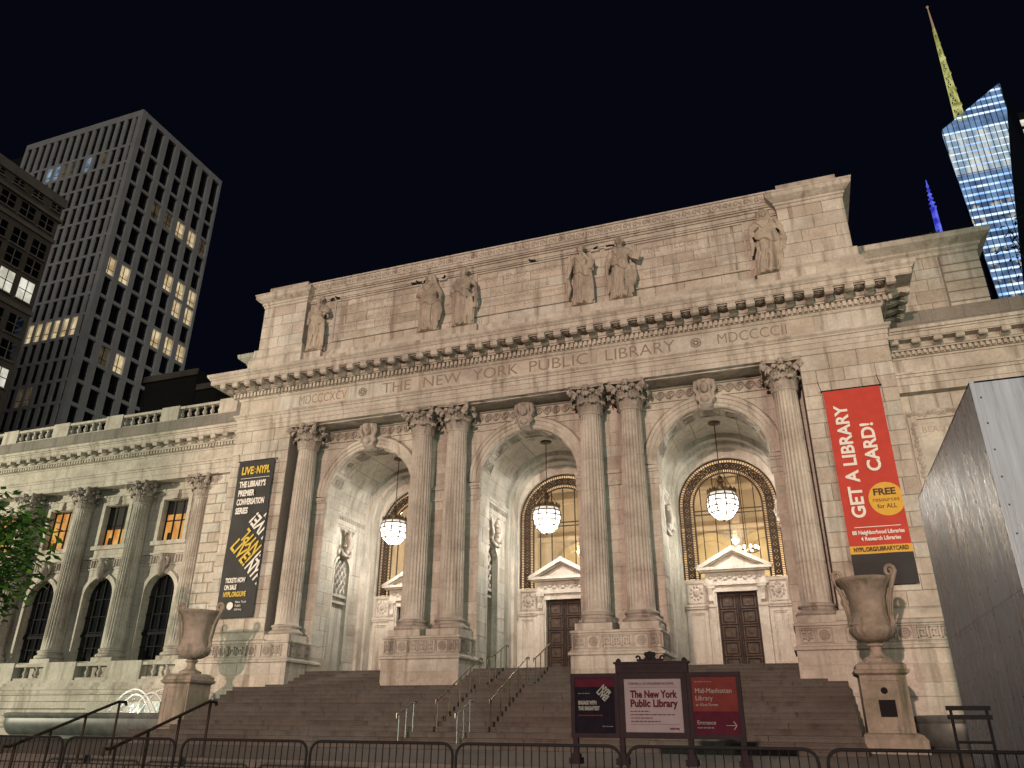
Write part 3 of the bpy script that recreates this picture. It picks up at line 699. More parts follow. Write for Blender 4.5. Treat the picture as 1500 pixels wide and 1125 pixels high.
for x in XC:
    c = bpy.data.objects.new('column', None); C.objects.link(c); c.parent = LIB; c.location = (x, 0, 4.93)
    obj('plinth', PL, 'marble', c); obj('base', BS, 'marble_carved', c, (0, 0, .26)); obj('shaft', SH, 'marble', c, (0, 0, .69)); obj('capital', CP, 'marble_carved', c, (0, 0, 8.83))
# pedestals under the column pairs
def pedestal(xa, xb):
    m = MB(); m.ring(xa, xb, -.72, 1.3, [(.2, 2.98), (.2, 4.02), (.28, 4.05), (.28, 4.13), (.21, 4.18), (.21, 4.22), (.16, 4.24), (.16, 4.80), (.21, 4.83), (.21, 4.90), (.16, 4.92), (.1, 4.93)])
    return m.build('pedestal', 'marble', LIB)
PEDS = [(-5.45, -2.45), (2.45, 5.45)]
for a, b in PEDS: pedestal(a, b)
m1 = pedestal(-11.7, -10.35); m1 = pedestal(10.35, 11.7)
for a, b in PEDS+[(-11.6, -10.35), (10.35, 11.6)]:
    wall_blocks((a-.2, -.92, 3.0), (1, 0, 0), (0, -1, 0), b-a+.4 if b-a > 2 else b-a+.2, [3.0, 3.55, 4.0], 1.5, dep=.012)
for s in (-1, 1):
    a, b = sorted((s*11.72, s*15.15)); wall_blocks((a, -.90, 3.0), (1, 0, 0), (0, -1, 0), b-a, [3.0, 3.55, 4.0], 1.7, dep=.012)
# greek key band: square rosettes and meander panels
def panel_mesh(wd, kind):
    m = MB(); h = .50
    for q in ((-wd/2, wd/2, 0, .035), (-wd/2, wd/2, h-.035, h)): m.box(q[0], q[1], -.035, .01, q[2], q[3])
    for x in (-wd/2, wd/2-.035): m.box(x, x+.035, -.035, .01, .035, h-.035)
    if kind == 'rosette':
        m.tube([(.16*cos(t*pi/8), -.01, .25+.16*sin(t*pi/8)) for t in range(17)], .022, 5)
        for t in range(8): m.ball((.09*cos(t*pi/4), -.01, .25+.09*sin(t*pi/4)), (.045, .03, .045), 6, 4)
        m.ball((0, -.015, .25), (.04, .03, .04), 6, 4)
    else:
        n = max(2, round((wd-.12)/.34)); st = (wd-.12)/n; t = .03
        for k in range(n):
            x = -wd/2+.06+k*st
            for (a, b, c, d) in ((0, st*.82, .40, .43), (st*.82-t, st*.82, .12, .43), (st*.24, st*.82, .12, .15), (st*.24, st*.24+t, .12, .33), (st*.24, st*.58, .30, .33), (st*.55-.01, st*.55+t-.01, .21, .33), (0, t, .07, .43), (st*.82, st, .07, .10), (0, st*.1, .07, .10)):
                m.box(x+a, x+b, -.03, .01, c, d)
    return m.mesh('key_panel')
KP = {'R': panel_mesh(.52, 'rosette'), 'M': panel_mesh(1.2, 'meander'), 'm': panel_mesh(.5, 'meander'), 'W': panel_mesh(.95, 'meander')}
def key_band(x, y, z, seq, rz=0, d=1):
    for k in seq:
        wd = {'R': .55, 'M': 1.23, 'm': .53, 'W': .98}[k]
        o = obj('key_panel', KP[k], 'marble_carved', LIB, (x+d*wd/2*cos(rz), y+d*wd/2*sin(rz), z), rz); x += d*wd*cos(rz); y += d*wd*sin(rz)
for a, b in PEDS:
    key_band(a-.13, -.885, 4.27, 'mRMRm')
    key_band(b+.165, -.80, 4.27, 'mRm', pi/2)
key_band(-11.55, -.885, 4.27, 'Rm'); key_band(-10.185, -.80, 4.27, 'mRm', pi/2); key_band(10.3, -.885, 4.27, 'mR')
key_band(-15.1, -.885, 4.27, 'MRWR'); key_band(11.75, -.885, 4.27, 'RWRM')
# --- entablature
m = MB(); m.box(-14.93, 14.93, YF, .75, 14.95, 15.18); m.box(-14.96, 14.96, YF-.035, .72, 15.18, 15.40); m.box(-14.99, 14.99, YF-.07, .72, 15.40, 15.58)
m.box(-11.65, 11.65, YF+.25, .3, 14.90, 14.96)
m.build('architrave', 'marble', LIB)
m = MB(); m.ring(-14.93, 14.93, YF, 6.0, [(.07, 15.58), (.12, 15.60), (.12, 15.66), (.2, 15.74), (.2, 15.80), (.0, 15.82), (.0, 16.58), (.05, 16.60), (.1, 16.68), (.1, 16.70), (.16, 16.70), (.16, 16.93), (.34, 16.94), (.34, 17.0), (.40, 17.02), (.40, 17.22), (1.10, 17.23), (1.10, 17.26), (1.13, 17.27), (1.13, 17.46), (1.17, 17.48), (1.20, 17.54), (1.28, 17.62), (1.30, 17.70), (1.30, 17.76), (.2, 17.95), (.05, 18.0)])
m.build('cornice', 'marble', LIB)
wall_blocks((-14.93, YF+.03, 15.84), (1, 0, 0), (0, -1, 0), 29.86, [15.84, 16.57], 2.1, dep=.042, ch=.006, gap=.012)
m = MB()
for k in range(150): x = -15.2+k*.2042; m.box(x, x+.115, YF-.32, YF-.12, 16.71, 16.92)
for k in range(18): m.box(15.05, 15.22, YF-.2+k*.2042, YF-.085+k*.2042, 16.71, 16.92)
stuff(m.build('dentils', 'marble', LIB))
mod = MB(); mod.prism([(0, 0), (-.73, 0), (-.76, -.08), (-.74, -.20), (-.64, -.25), (-.52, -.2), (-.42, -.17), (-.3, -.22), (-.12, -.29), (0, -.28)], -.15, .15, 'x')
mod.box(-.17, .17, -.75, 0, -.005, .03); 
for s in (-1, 1): mod.tube([(s*.14, -.12, -.15), (s*.17, -.12, -.15)], .11, 10); mod.tube([(s*.14, -.65, -.13), (s*.17, -.65, -.13)], .085, 8)
MO = mod.mesh('modillion', 40); MO.materials.append(MAT['marble'])
ros = MB(); ros.lathe([(.001, 0), (.16, 0), (.15, -.05), (.08, -.03), (.05, -.07), (.001, -.07)], 10)
for (a, b, c, d) in ((-.24, .24, -.24, -.2), (-.24, .24, .2, .24), (-.24, -.2, -.2, .2), (.2, .24, -.2, .2)): ros.box(a, b, c, d, -.03, .02)
RO = ros.mesh('soffit_rosette')
for k in range(43):
    x = -15.3+k*30.6/42
    obj('modillion', MO, 'marble_carved', LIB, (x, YF-.36, 17.21))
    if k < 42: obj('soffit_rosette', RO, 'marble_carved', LIB, (x+30.6/84, YF-.75, 17.215))
for k in range(9): obj('modillion', MO, 'marble_carved', LIB, (15.29, YF+.05+k*.7286, 17.21), pi/2); obj('soffit_rosette', RO, 'marble_carved', LIB, (15.68, YF+.4+k*.7286, 17.215))
# inscription
IY = YF-.014
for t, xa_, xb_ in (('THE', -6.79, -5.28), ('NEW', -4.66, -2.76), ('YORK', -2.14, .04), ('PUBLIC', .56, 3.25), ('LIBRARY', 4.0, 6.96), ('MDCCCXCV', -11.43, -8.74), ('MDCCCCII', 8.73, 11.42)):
    put_text(LIB, t, (xa_+xb_)/2, IY, 16.19, .76 if t[0] != 'M' else .66, 'letter_shade_stone', width=xb_-xa_, depth=.01, bold=-.004, name='inscribed_word')
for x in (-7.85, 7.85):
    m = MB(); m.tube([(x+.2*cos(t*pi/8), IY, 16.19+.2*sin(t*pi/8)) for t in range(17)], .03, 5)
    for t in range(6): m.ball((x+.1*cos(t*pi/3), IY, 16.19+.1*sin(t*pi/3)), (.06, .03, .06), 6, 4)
    m.build('carved_rosette', 'letter_shade_stone', LIB)
# --- attic
for s in (-1, 1):
    a, b = sorted((s*11.75, s*14.4))
    MB().box(a, b, YF+.03, 5.5, 17.9, 22.1).build('attic_pier', 'marble_joint', LIB)
    wall_blocks((a, YF+.03, 19.5), (1, 0, 0), (0, -1, 0), b-a, courses(19.5, 21.95, .6), 1.1)
    m = MB(); m.ring(a, b, YF, 5.4, [(.28, 17.98), (.28, 18.75), (.2, 18.9), (.14, 19.0), (.14, 19.4), (.05, 19.46), (.0, 19.49)]); m.build('attic_base', 'marble', LIB)
    wall_blocks((a-.28, YF-.28, 18.0), (1, 0, 0), (0, -1, 0), b-a+.56, [18.0, 18.75], 1.3, dep=.02)
    m = MB(); m.ring(a, b, YF, 5.4, [(.0, 21.96), (.04, 22.0), (.04, 22.1), (.1, 22.12), (.1, 22.22), (.18, 22.26), (.36, 22.40), (.38, 22.45), (.38, 22.58), (.42, 22.62), (.42, 22.68), (.1, 22.74)]); m.build('attic_cornice', 'marble', LIB)
    m = MB(); m.ring(a+.12, b-.12, YF+.05, 5.2, [(0, 22.7), (0, 23.22), (-.03, 23.25)]); m.build('attic_block', 'marble_carved', LIB)
    MB().box(*sorted((s*14.38, s*14.62)), YF+.8, 5.4, 17.9, 19.3).build('attic_base', 'marble', LIB)
AY = -.28
MB().box(-11.8, 11.8, AY+.03, 5.2, 17.9, 22.4).build('attic_wall', 'marble_joint', LIB)
wall_blocks((-11.75, AY+.03, 19.0), (1, 0, 0), (0, -1, 0), 23.5, [19.0, 19.42, 19.9, 20.42, 20.94, 21.46, 21.92], 1.35)
m = MB(); m.box(-11.76, 11.76, AY-.16, AY+.2, 17.95, 18.85); m.box(-11.76, 11.76, AY-.12, AY+.2, 18.85, 18.93); m.box(-11.76, 11.76, AY-.06, AY+.2, 18.93, 19.0); m.build('attic_base', 'marble', LIB)
wall_blocks((-11.75, AY-.16, 18.0), (1, 0, 0), (0, -1, 0), 23.5, [18.0, 18.84], 1.6, dep=.02)
m = MB()
for (y, a, b) in ((.05, 21.93, 22.0), (.1, 22.0, 22.12), (.06, 22.12, 22.22), (.14, 22.22, 22.30), (.24, 22.30, 22.36), (.30, 22.36, 22.50), (.34, 22.50, 22.57), (.12, 22.57, 22.66), (.05, 22.66, 23.12), (.12, 23.12, 23.2)): m.box(-11.84, 11.84, AY-y, AY+1.2, a, b)
m.build('attic_cornice', 'marble', LIB)
m = MB()
for k in range(52):
    x = -11.5+k*.451
    m.tube([(x+(.15-.012*t)*cos(t*.7), AY-.06, 22.88+(.15-.012*t)*sin(t*.7)) for t in range(11)], .03, 4)
    m.ball((x+.22, AY-.06, 22.9), (.05, .04, .15), 6, 5)
stuff(m.build('cresting', 'marble_carved', LIB))
PANELS = [(-7.7, 4.7, 'THE  ASTOR  LIBRARY', ['FOUNDED BY', 'JOHN JACOB ASTOR', 'FOR THE ADVANCEMENT OF USEFUL KNOWLEDGE', 'MDCCCXLVIII']),
          (.1, 4.5, 'THE  LENOX  LIBRARY', ['FOUNDED BY', 'JAMES LENOX', 'DEDICATED TO HISTORY LITERATURE AND THE FINE ARTS', 'MDCCCLXX']),
          (7.9, 4.6, 'THE  TILDEN  TRUST', ['FOUNDED BY', 'SAMUEL JONES TILDEN', 'TO SERVE THE INTERESTS OF SCIENCE AND POPULAR EDUCATION', 'MDCCCLXXXVI'])]
for cx, wd, t1, rest in PANELS:
    m = MB(); a, b = cx-wd/2-.15, cx+wd/2+.15
    for (p0, p1, q0, q1) in ((a, b, 19.42, 19.50), (a, b, 21.78, 21.86), (a, a+.08, 19.5, 21.78), (b-.08, b, 19.5, 21.78)): m.box(p0, p1, AY-.08, AY+.05, q0, q1)
    m.build('panel_moulding', 'marble', LIB)
    put_text(LIB, t1, cx, AY-.011, 21.38, .46, 'faint_letter_stone', width=wd-.5, depth=.008)
    for k, t in enumerate(rest): put_text(LIB, t, cx, AY-.011, (20.98, 20.58, 20.18, 19.78)[k], (.2, .32, .22, .22)[k], 'faint_letter_stone', width=(1.2, 2.8, wd-.5, 1.8)[k], depth=.008)
for x in (-11.1, -3.72, 3.95, 11.2):
    wd = 1.9 if abs(x) > 9 else 3.4; MB().box(x-wd/2*(.62 if abs(x) > 9 else 1), x+wd/2*(.62 if abs(x) > 9 else 1), AY-.42, AY+.1, 18.0, 18.86).build('statue_ledge', 'marble', LIB)
# attic storey further back, seen past the portico's ends
for s in (-1, 1):
    a, b = sorted((s*14.0, s*20.45))
    MB().box(a, b, 6.0, 18, 15, 22.3).build('rear_attic', 'marble_joint', LIB)
    if s > 0:
        wall_blocks((14.4, 6.0, 18.6), (1, 0, 0), (0, -1, 0), 4.4, courses(18.6, 22.2, .62), 1.2)
        zz = courses(19.2, 22.2, .5)
        for j in range(len(zz)-1): blk((18.85, 6.0, zz[j]+.02), (1, 0, 0), (0, -1, 0), 1.62, zz[j+1]-zz[j]-.05, .07, .03)
    m = MB(); m.ring(a, b, 6.0, 18, [(.5, 17.6), (.5, 18.55), (.28, 19.1), (.05, 19.2)]); m.build('rear_attic_base', 'marble_dark', LIB)
    m = MB(); m.ring(a, b, 6.0, 18, [(.0, 22.2), (.08, 22.25), (.08, 22.4), (.2, 22.5), (.2, 22.6), (.6, 22.85), (.64, 23.05), (.66, 23.1), (.0, 23.25)]); m.build('rear_attic_cornice', 'marble', LIB)
    m = MB(); m.ring(a+.4*0, b-.9, 6.4, 18, [(0, 23.1), (0, 23.75), (-.05, 23.8)]); m.build('rear_attic_parapet', 'marble_dark', LIB)
# --- wings
def wing_entablature(x0, x1):
    m = MB()
    for (y, a, b) in ((1.62, 13.8, 14.1), (1.58, 14.1, 14.4), (1.52, 14.4, 14.52), (1.46, 14.52, 14.6), (1.62, 14.6, 15.2), (1.56, 15.2, 15.28), (1.46, 15.28, 15.46), (1.30, 15.46, 15.52), (1.24, 15.52, 15.74), (.84, 15.74, 15.78), (.80, 15.78, 15.98), (.74, 15.98, 16.06), (.66, 16.06, 16.2)): m.box(x0, x1, y, 3.0, a, b)
    m.build('wing_entablature', 'marble', LIB)
    n = int((x1-x0)/.2); d = MB()
    for k in range(n): d.box(x0+k*.2+.04, x0+k*.2+.15, 1.33, 1.5, 15.29, 15.45)
    stuff(d.build('dentils', 'marble', LIB))
    n = int((x1-x0)/.78)
    for k in range(n):
        o = obj('modillion', MO, 'marble_carved', LIB, (x0+.4+k*.78, 1.26, 15.745)); o.scale = (.95, .6, .75)
wing_entablature(-47, -14.96); wing_entablature(14.96, 24)
MB().box(-47, -14.96, 1.75, 2.9, 16.19, 17.38).build('blocking_course', 'marble_dark', LIB)
MB().box(14.96, 24, 1.75, 2.9, 16.19, 17.38).build('blocking_course', 'marble_dark', LIB)
# roof balustrade
bal = MB(); bal.lathe([(.10, 0), (.10, .06), (.06, .09), (.125, .2), (.13, .27), (.065, .44), (.065, .49), (.10, .52), (.10, .58)], 10); BAL = bal.mesh('baluster', True)
def balustrade(xs, y, z0, wd, gap, n, h=.58, sc=1):
    for i, x in enumerate(xs):
        p = MB().box(x-wd/2, x+wd/2, y-.22, y+.22, z0, z0+h+.34).build('balustrade_pier', 'marble', LIB)
        if i < len(xs)-1:
            a, b = x+wd/2, xs[i+1]-wd/2
            MB().box(a, b, y-.16, y+.16, z0+.001, z0+.12).build('balustrade_rail', 'marble', LIB); MB().box(a, b, y-.18, y+.18, z0+h+.13, z0+h+.28).build('balustrade_rail', 'marble', LIB)
            for k in range(n): obj('baluster', BAL, 'marble', LIB, (a+(b-a)*(k+.5)/n, y, z0+.12)).scale = (1, 1, h/.58)
balustrade([-18.0, -22.1, -26.25, -30.4, -34.6, -38.8], 2.1, 17.39, 1.25, 0, 10)
MB().box(-17.4, -14.96, 1.88, 2.4, 17.381, 18.2).build('blocking_course', 'marble_dark', LIB)
# terrace base of the left wing
def base_wall(x0, x1, y):
    m = MB()
    for (o, a, b) in ((.75, .9, 1.4), (.62, 1.43, 1.62), (.5, 1.64, 1.85), (.56, 1.85, 1.93), (.34, 1.95, 2.22), (.30, 2.26, 2.55), (.30, 2.59, 2.86), (.16, 2.5, 2.9), (.42, 2.88, 2.94), (.36, 2.95, 3.1), (.45, 3.1, 3.25), (.38, 3.25, 3.42), (.22, 3.42, 3.55)): m.box(x0, x1, y-o, y+1.5, a, b)
    m.build('wing_base', 'marble', LIB)
base_wall(-47, -15.2, 1.0); base_wall(15.2, 24, 1.0)
balustrade([-16.5, -20.65, -24.8, -28.95, -33.1, -37.2], 1.05, 3.551, 2.1, 0, 8, .52)
MB().box(-47, -15.0, 1.35, 3.0, 3.5, 4.45).build('wing_base', 'marble', LIB)
# wing columns, wall with arched and square windows
SH2, BS2, CP2 = shaft_mesh(.50, .42, 7.6), base_mesh(.50), capital_mesh(.42, 1.15, .74)
WX = [-18.72, -22.85, -27.0, -31.15, -35.3]
PL2 = MB().box(-.68, .68, -.55, .55, 0, .2).mesh('plinth')
for x in WX:
    c = bpy.data.objects.new('column', None); C.objects.link(c); c.parent = LIB; c.location = (x, 2.0, 4.45)
    obj('plinth', PL2, 'marble', c); obj('base', BS2, 'marble', c, (0, 0, .2)); obj('shaft', SH2, 'marble', c, (0, 0, .62)); obj('capital', CP2, 'marble_carved', c, (0, 0, 8.2))
for i in range(4):
    cx = (WX[i]+WX[i+1])/2; x0, x1 = WX[i+1], WX[i]; Y = 2.35
    MB().prism(notch(cx, .98, .98, 7.85, 4.4, x0, x1, 9.6), Y, Y+.6, 'y').build('wing_wall', 'marble_ashlar', LIB)
    m = MB(); m.box(x0, cx-.82, Y, Y+.6, 9.6, 13.82); m.box(cx+.82, x1, Y, Y+.6, 9.6, 13.82); m.box(cx-.82, cx+.82, Y, Y+.6, 9.6, 10.62); m.box(cx-.82, cx+.82, Y, Y+.6, 12.85, 13.82); m.build('wing_wall', 'marble_ashlar', LIB)
    m = MB(); po = [(cx+1.22, 4.45), (cx+1.22, 7.85)]+list(reversed(arch_pts(cx, 1.22, 7.85)))[1:-1]+[(cx-1.22, 7.85), (cx-1.22, 4.45), (cx-1.0, 4.45), (cx-1.0, 7.85)]+arch_pts(cx, 1.0, 7.85)[1:-1]+[(cx+1.0, 7.85), (cx+1.0, 4.45)]
    m.prism(po, Y-.10, Y+.05, 'y'); m.build('arch_moulding', 'marble', LIB)
    wn = MB().prism([(cx-1, 4.4), (cx-1, 7.85)]+arch_pts(cx, 1.0, 7.85)[1:-1]+[(cx+1, 7.85), (cx+1, 4.4)], Y+.38, Y+.42, 'y').build('window', 'dark_glass', LIB)
    m = MB()
    for k in (-.5, 0, .5): m.box(cx+k-.03, cx+k+.03, Y+.3, Y+.37, 4.4, 7.85+math.sqrt(.96-k*k))
    for z in (5.2, 6.0, 6.8, 7.7): m.box(cx-.98, cx+.98, Y+.31, Y+.36, z, z+.05)
    m.box(cx-.98, cx+.98, Y+.28, Y+.37, 5.8, 5.95); m.build('window_frame', 'black_iron', wn)
    # upper window
    wn = MB().box(cx-.84, cx+.84, Y+.34, Y+.36, 10.6, 12.87).build('window', 'orange_window', LIB)
    m = MB()
    for k in (-.8, -.27, .27, .8): m.box(cx+k-.035, cx+k+.035, Y+.26, Y+.33, 10.62, 12.85)
    for z in (10.64, 11.75, 12.8): m.box(cx-.82, cx+.82, Y+.27, Y+.32, z-.03, z+.03)
    m.build('window_frame', 'black_iron', wn)
    if i < 2: MB().box(cx-.8, cx+.8, Y+.29, Y+.30, (12.1, 11.55)[i], 12.84).build('window_blind', 'dark_building', wn)
    MB().box(cx-.55, cx-.25, Y+.31, Y+.325, 10.66, 11.1).build('window_blind', 'dark_building', wn)
    m = MB(); f = ((cx-1.06, cx+1.06, 12.88, 13.1), (cx-1.06, cx-.84, 10.6, 12.88), (cx+.84, cx+1.06, 10.6, 12.88))
    for (a, b, c, d) in f: m.box(a, b, Y-.08, Y+.05, c, d)
    m.box(cx-1.2, cx+1.2, Y-.16, Y+.05, 10.36, 10.58); m.box(cx-1.3, cx+1.3, Y-.2, Y+.05, 13.32, 13.42); m.box(cx-1.15, cx+1.15, Y-.12, Y+.05, 13.1, 13.32)
    m.prism([(cx-.14, 12.86), (cx+.14, 12.86), (cx+.2, 13.3), (cx-.2, 13.3)], Y-.22, Y, 'y'); m.build('window_surround', 'marble', LIB)
    m = MB()                                                        # carved bracket over the arch
    m.tube([(cx, Y-.12, 8.75), (cx, Y-.25, 9.0), (cx+.05, Y-.3, 9.3), (cx, Y-.22, 9.6), (cx, Y-.3, 9.85)], [.14, .22, .24, .16, .18], 10)
    for s in (-1, 1): m.tube([(cx+s*.1, Y-.2, 9.75), (cx+s*.3, Y-.18, 9.6), (cx+s*.28, Y-.18, 9.3), (cx+s*.15, Y-.2, 9.1)], [.08, .1, .08, .06], 7)
    m.build('carved_bracket', 'marble_carved', LIB, smooth=True)
    m = MB(); m.box(x0+.45, x1-.45, Y-.06, Y+.02, 9.28, 9.34); m.box(x0+.45, x1-.45, Y-.1, Y+.02, 9.86, 9.96); m.build('string_course', 'marble', LIB)
    m = MB()
    for k in range(18): m.tube([(x0+.55+k*.18, Y-.03, 9.4), (x0+.55+k*.18, Y-.03, 9.8)], .05, 5)
    stuff(m.build('carved_band', 'marble_carved', LIB))
# rusticated pier beside the portico
MB().box(-18.2, -14.9, 1.78, 3.0, 3.4, 13.85).build('wing_pier', 'marble_joint', LIB)
zz = courses(4.5, 13.75, .50, .05)
wall_blocks((-18.2, 1.78, 4.5), (1, 0, 0), (0, -1, 0), 3.3, zz, 1.3, gap=.03, dep=.07, ch=.03)
# right wing wall with a framed inscription
MB().box(14.9, 24, 2.03, 2.6, 3.4, 13.85).build('wing_wall', 'marble_joint', LIB)
def rskip(a, z): return 15.35 < 14.95+a < 21.4 and 9.75 < z < 13.2
wall_blocks((14.95, 2.03, 4.5), (1, 0, 0), (0, -1, 0), 8.5, courses(4.5, 9.7, .56)+courses(13.2, 13.8, .6)[1:], 1.4)
for (a, b) in ((9.7, 13.2),): wall_blocks((14.95, 2.03, 9.7), (1, 0, 0), (0, -1, 0), .35, courses(9.7, 13.2, .56), .4)
m = MB()
for (a, b, c, d) in ((15.4, 21.4, 12.75, 13.12), (15.4, 15.72, 10.1, 12.75), (21.1, 21.4, 10.1, 12.75), (15.4, 21.4, 9.75, 10.1)): m.box(a, b, 1.90, 2.08, c, d)
m.build('panel_frame', 'marble', LIB)
m = MB()
for k in range(34): m.ball((15.5+k*.175, 1.9, 12.94+.05*sin(k*1.7)), (.10, .05, .10), 7, 5)
for k in range(15): m.ball((15.56+.04*sin(k*1.9), 1.9, 10.1+k*.175), (.09, .05, .09), 7, 5)
stuff(m.build('carved_foliage', 'marble_carved', LIB))
for k in range(3): wall_blocks((15.74, 2.02, 10.1), (1, 0, 0), (0, -1, 0), 5.34, [10.1+k*.88, 10.1+(k+1)*.88], 1.5, dep=.02) 
for k, t in enumerate(['BEAUTY OLD YET EVER NEW', 'ETERNAL VOICE', 'AND INWARD WORD']): put_text(LIB, t, 18.1, 1.993, 12.3-k*.72, .34, 'faint_letter_stone', width=(4.5, 2.6, 3.1)[k], depth=.008)
# place the blocks: the 300 that show largest are parts of their own, the rest one joined part
def area(b):
    o, u, n, L, H, dep, ch = b; c = o+u*(L/2)+Vector((0, 0, H/2)); x, y, z = pix(c)
    if z < 1 or not (-40 < x < 1540 and -40 < y < 1165): return 0
    return L*H*(FPX/z)**2*max(0, n.dot((CAM-c).normalized()))
BL.sort(key=area, reverse=True)
for b in BL[:300]: obj('stone_block', block_mesh([b], 'stone_block'), 'marble', LIB)
stuff(obj('stone_blocks', block_mesh(BL[300:], 'stone_blocks'), 'marble', LIB))
# podium under the end piers
for s in (-1, 1):
    a, b = sorted((s*11.6, s*15.25))
    m = MB(); m.box(a, b, -.93, 6.0, .9, 2.6); m.box(a-.04, b+.04, -.99, 6.0, 2.6, 2.72); m.box(a, b, -.95, 6.0, 2.72, 2.97); m.box(a-.06, b+.06, -1.02, 6.0, .9, 1.5); m.build('podium', 'marble', LIB)
# ================================================================== statues on the attic
def statue_mesh(seed, arms, beard=False, veil=False, lean=.0, mantle=.5, extra=None, wide=1.0):
    rnd = random.Random(seed); m = MB(); n = 48
    prof = [(0, .46, .34), (.10, .45, .34), (.5, .40, .32), (1.0, .385, .32), (1.45, .40, .34), (1.70, .39, .33), (1.95, .34, .28), (2.15, .35, .29), (2.4, .42, .30), (2.55, .43, .27), (2.66, .33, .22), (2.72, .15, .15), (2.80, .12, .13)]
    def at(z):
        for (z0, a, b), (z1, c, d) in zip(prof, prof[1:]):
            if z <= z1: t = (z-z0)/(z1-z0); return a+(c-a)*t, b+(d-b)*t
        return prof[-1][1:]
    zs = [2.8*i/56 for i in range(57)]; v = []; f = []
    ph = [rnd.random()*6.28 for _ in range(4)]
    for z in zs:
        rx, ry = at(z); fold = max(0, min(1, (2.0-z)/1.6))
        cxs = lean*sin(z*1.1)+.05*sin(z*2+ph[0])
        for i in range(n):
            a = 2*pi*i/n; d = 1+fold*(.19*sin(8*a+ph[1]+z*.9+.5*sin(3*z))+.10*sin(13*a+ph[2]-z*1.5))+.03*sin(22*a+z*9+ph[3])*(z < 2.5)
            v.append((wide*rx*d*cos(a)+cxs, ry*d*sin(a), z))
    for j in range(len(zs)-1):
        for i in range(n): k = (i+1) % n; f.append((j*n+i, j*n+k, (j+1)*n+k, (j+1)*n+i))
    f.append(tuple(range(n-1, -1, -1))); o = (len(zs)-1)*n; f.append(tuple(range(o, o+n))); m.add(v, f)
    # mantle: thick folded cloth slung from one shoulder round the hips, with a hanging end
    for q in range(4):
        pts = []
        for t in range(17):
            a = -pi*.05-pi*.9*t/16; z = 1.45+q*.10+mantle*(.9*(t/16)**1.5)*(1-.1*q)+.07*sin(t*.9+q)
            rx, ry = at(min(z, 2.6)); pts.append((wide*(rx+.05)*cos(a)+lean*sin(z*1.1), (ry+.05)*sin(a), z))
        m.tube(pts, [.05+.035*sin(pi*t/16) for t in range(17)], 6)
    for q in range(13):                                             # falling folds of the skirt
        a = -pi*(.02+.96*q/12)+rnd.uniform(-.06, .06); zt = rnd.uniform(.9, 1.55); pts = []
        for t in range(7):
            z = zt*(1-t/6)+.02; rx, ry = at(z); k = 1.06+.05*sin(t*1.3+q); aa = a+.10*sin(t*.8+q*2); pts.append((wide*rx*k*cos(aa)+lean*sin(z*1.1), ry*k*sin(aa)-.01, z))
        m.tube(pts, [.015]+[.035+.02*rnd.random() for _ in range(5)]+[.05], 6)
    for q in range(7):                                              # gathers across the breast
        x0 = -.32+.09*q; pts = [(wide*(x0*(1-t/5)+(.06-.03*q)*t/5)+lean*sin(2.3), -.27-.05*sin(pi*t/5), 2.62-.62*t/5) for t in range(6)]; m.tube(pts, [.02, .035, .04, .04, .035, .02], 6)
    m.tube([(wide*.36*cos(-pi*t/10)+lean*sin(2.1), .30*sin(-pi*t/10)-.02, 1.98+.02*sin(t)) for t in range(11)], .05, 7)
    for q in range(4): m.tube([(.34+.05*q, -.18, 1.6), (.40+.05*q, -.22, 1.1), (.38+.06*q, -.2, .55), (.42+.05*q, -.16, .2)], [.05, .07, .06, .04], 6)
    hx = lean*sin(2.95*1.1)+.02
    m.ball((hx, -.05, 3.0), (.165, .20, .235), 16, 12); m.ball((hx, -.26, 2.985), (.035, .06, .075), 8, 6); m.tube([(hx-.12, -.215, 3.055), (hx-.06, -.25, 3.07), (hx, -.25, 3.06), (hx+.06, -.25, 3.07), (hx+.12, -.215, 3.055)], .028, 6); m.ball((hx-.09, -.2, 2.95), .05, 7, 5); m.ball((hx+.09, -.2, 2.95), .05, 7, 5); m.ball((hx, -.22, 2.83), (.05, .05, .04), 7, 5); m.tube([(hx, 0, 2.6), (hx, -.02, 2.85)], .12, 10)
    m.ball((hx, -.22, 2.90), (.06, .03, .02), 6, 4); m.ball((hx, .06, 3.08), (.20, .20, .21), 14, 9)
    for t in range(9): a = pi*t/8; m.ball((hx+.19*cos(a), -.06, 3.02+.2*sin(a)), .06, 6, 5)
    if beard: m.ball((hx, -.20, 2.82), (.12, .10, .17), 10, 7)
    if veil:
        for s in (-1, 1): m.tube([(hx, .0, 3.26), (hx+s*.2, -.02, 3.1), (hx+s*.24, 0, 2.8), (hx+s*.36, -.02, 2.5)], [.06, .09, .10, .12], 7)
    for pts in arms:
        k = len(pts); m.tube([(x+lean*.5, y, z) for x, y, z in pts], [.15-.075*i/(k-1) for i in range(k)], 9)
        x, y, z = pts[-1]; m.ball((x+lean*.5, y, z), (.07, .08, .075), 8, 6)
        for q in range(3):
            (x0, y0, z0), (x1, y1, z1) = pts[0], pts[1]; m.tube([(x0, y0-.05, z0), ((x0+x1)/2+.05*(q-1), (y0+y1)/2-.08, (z0+z1)/2), (x1+.05*(q-1), y1, z1-.12-.08*q)], [.10, .10, .04], 6)
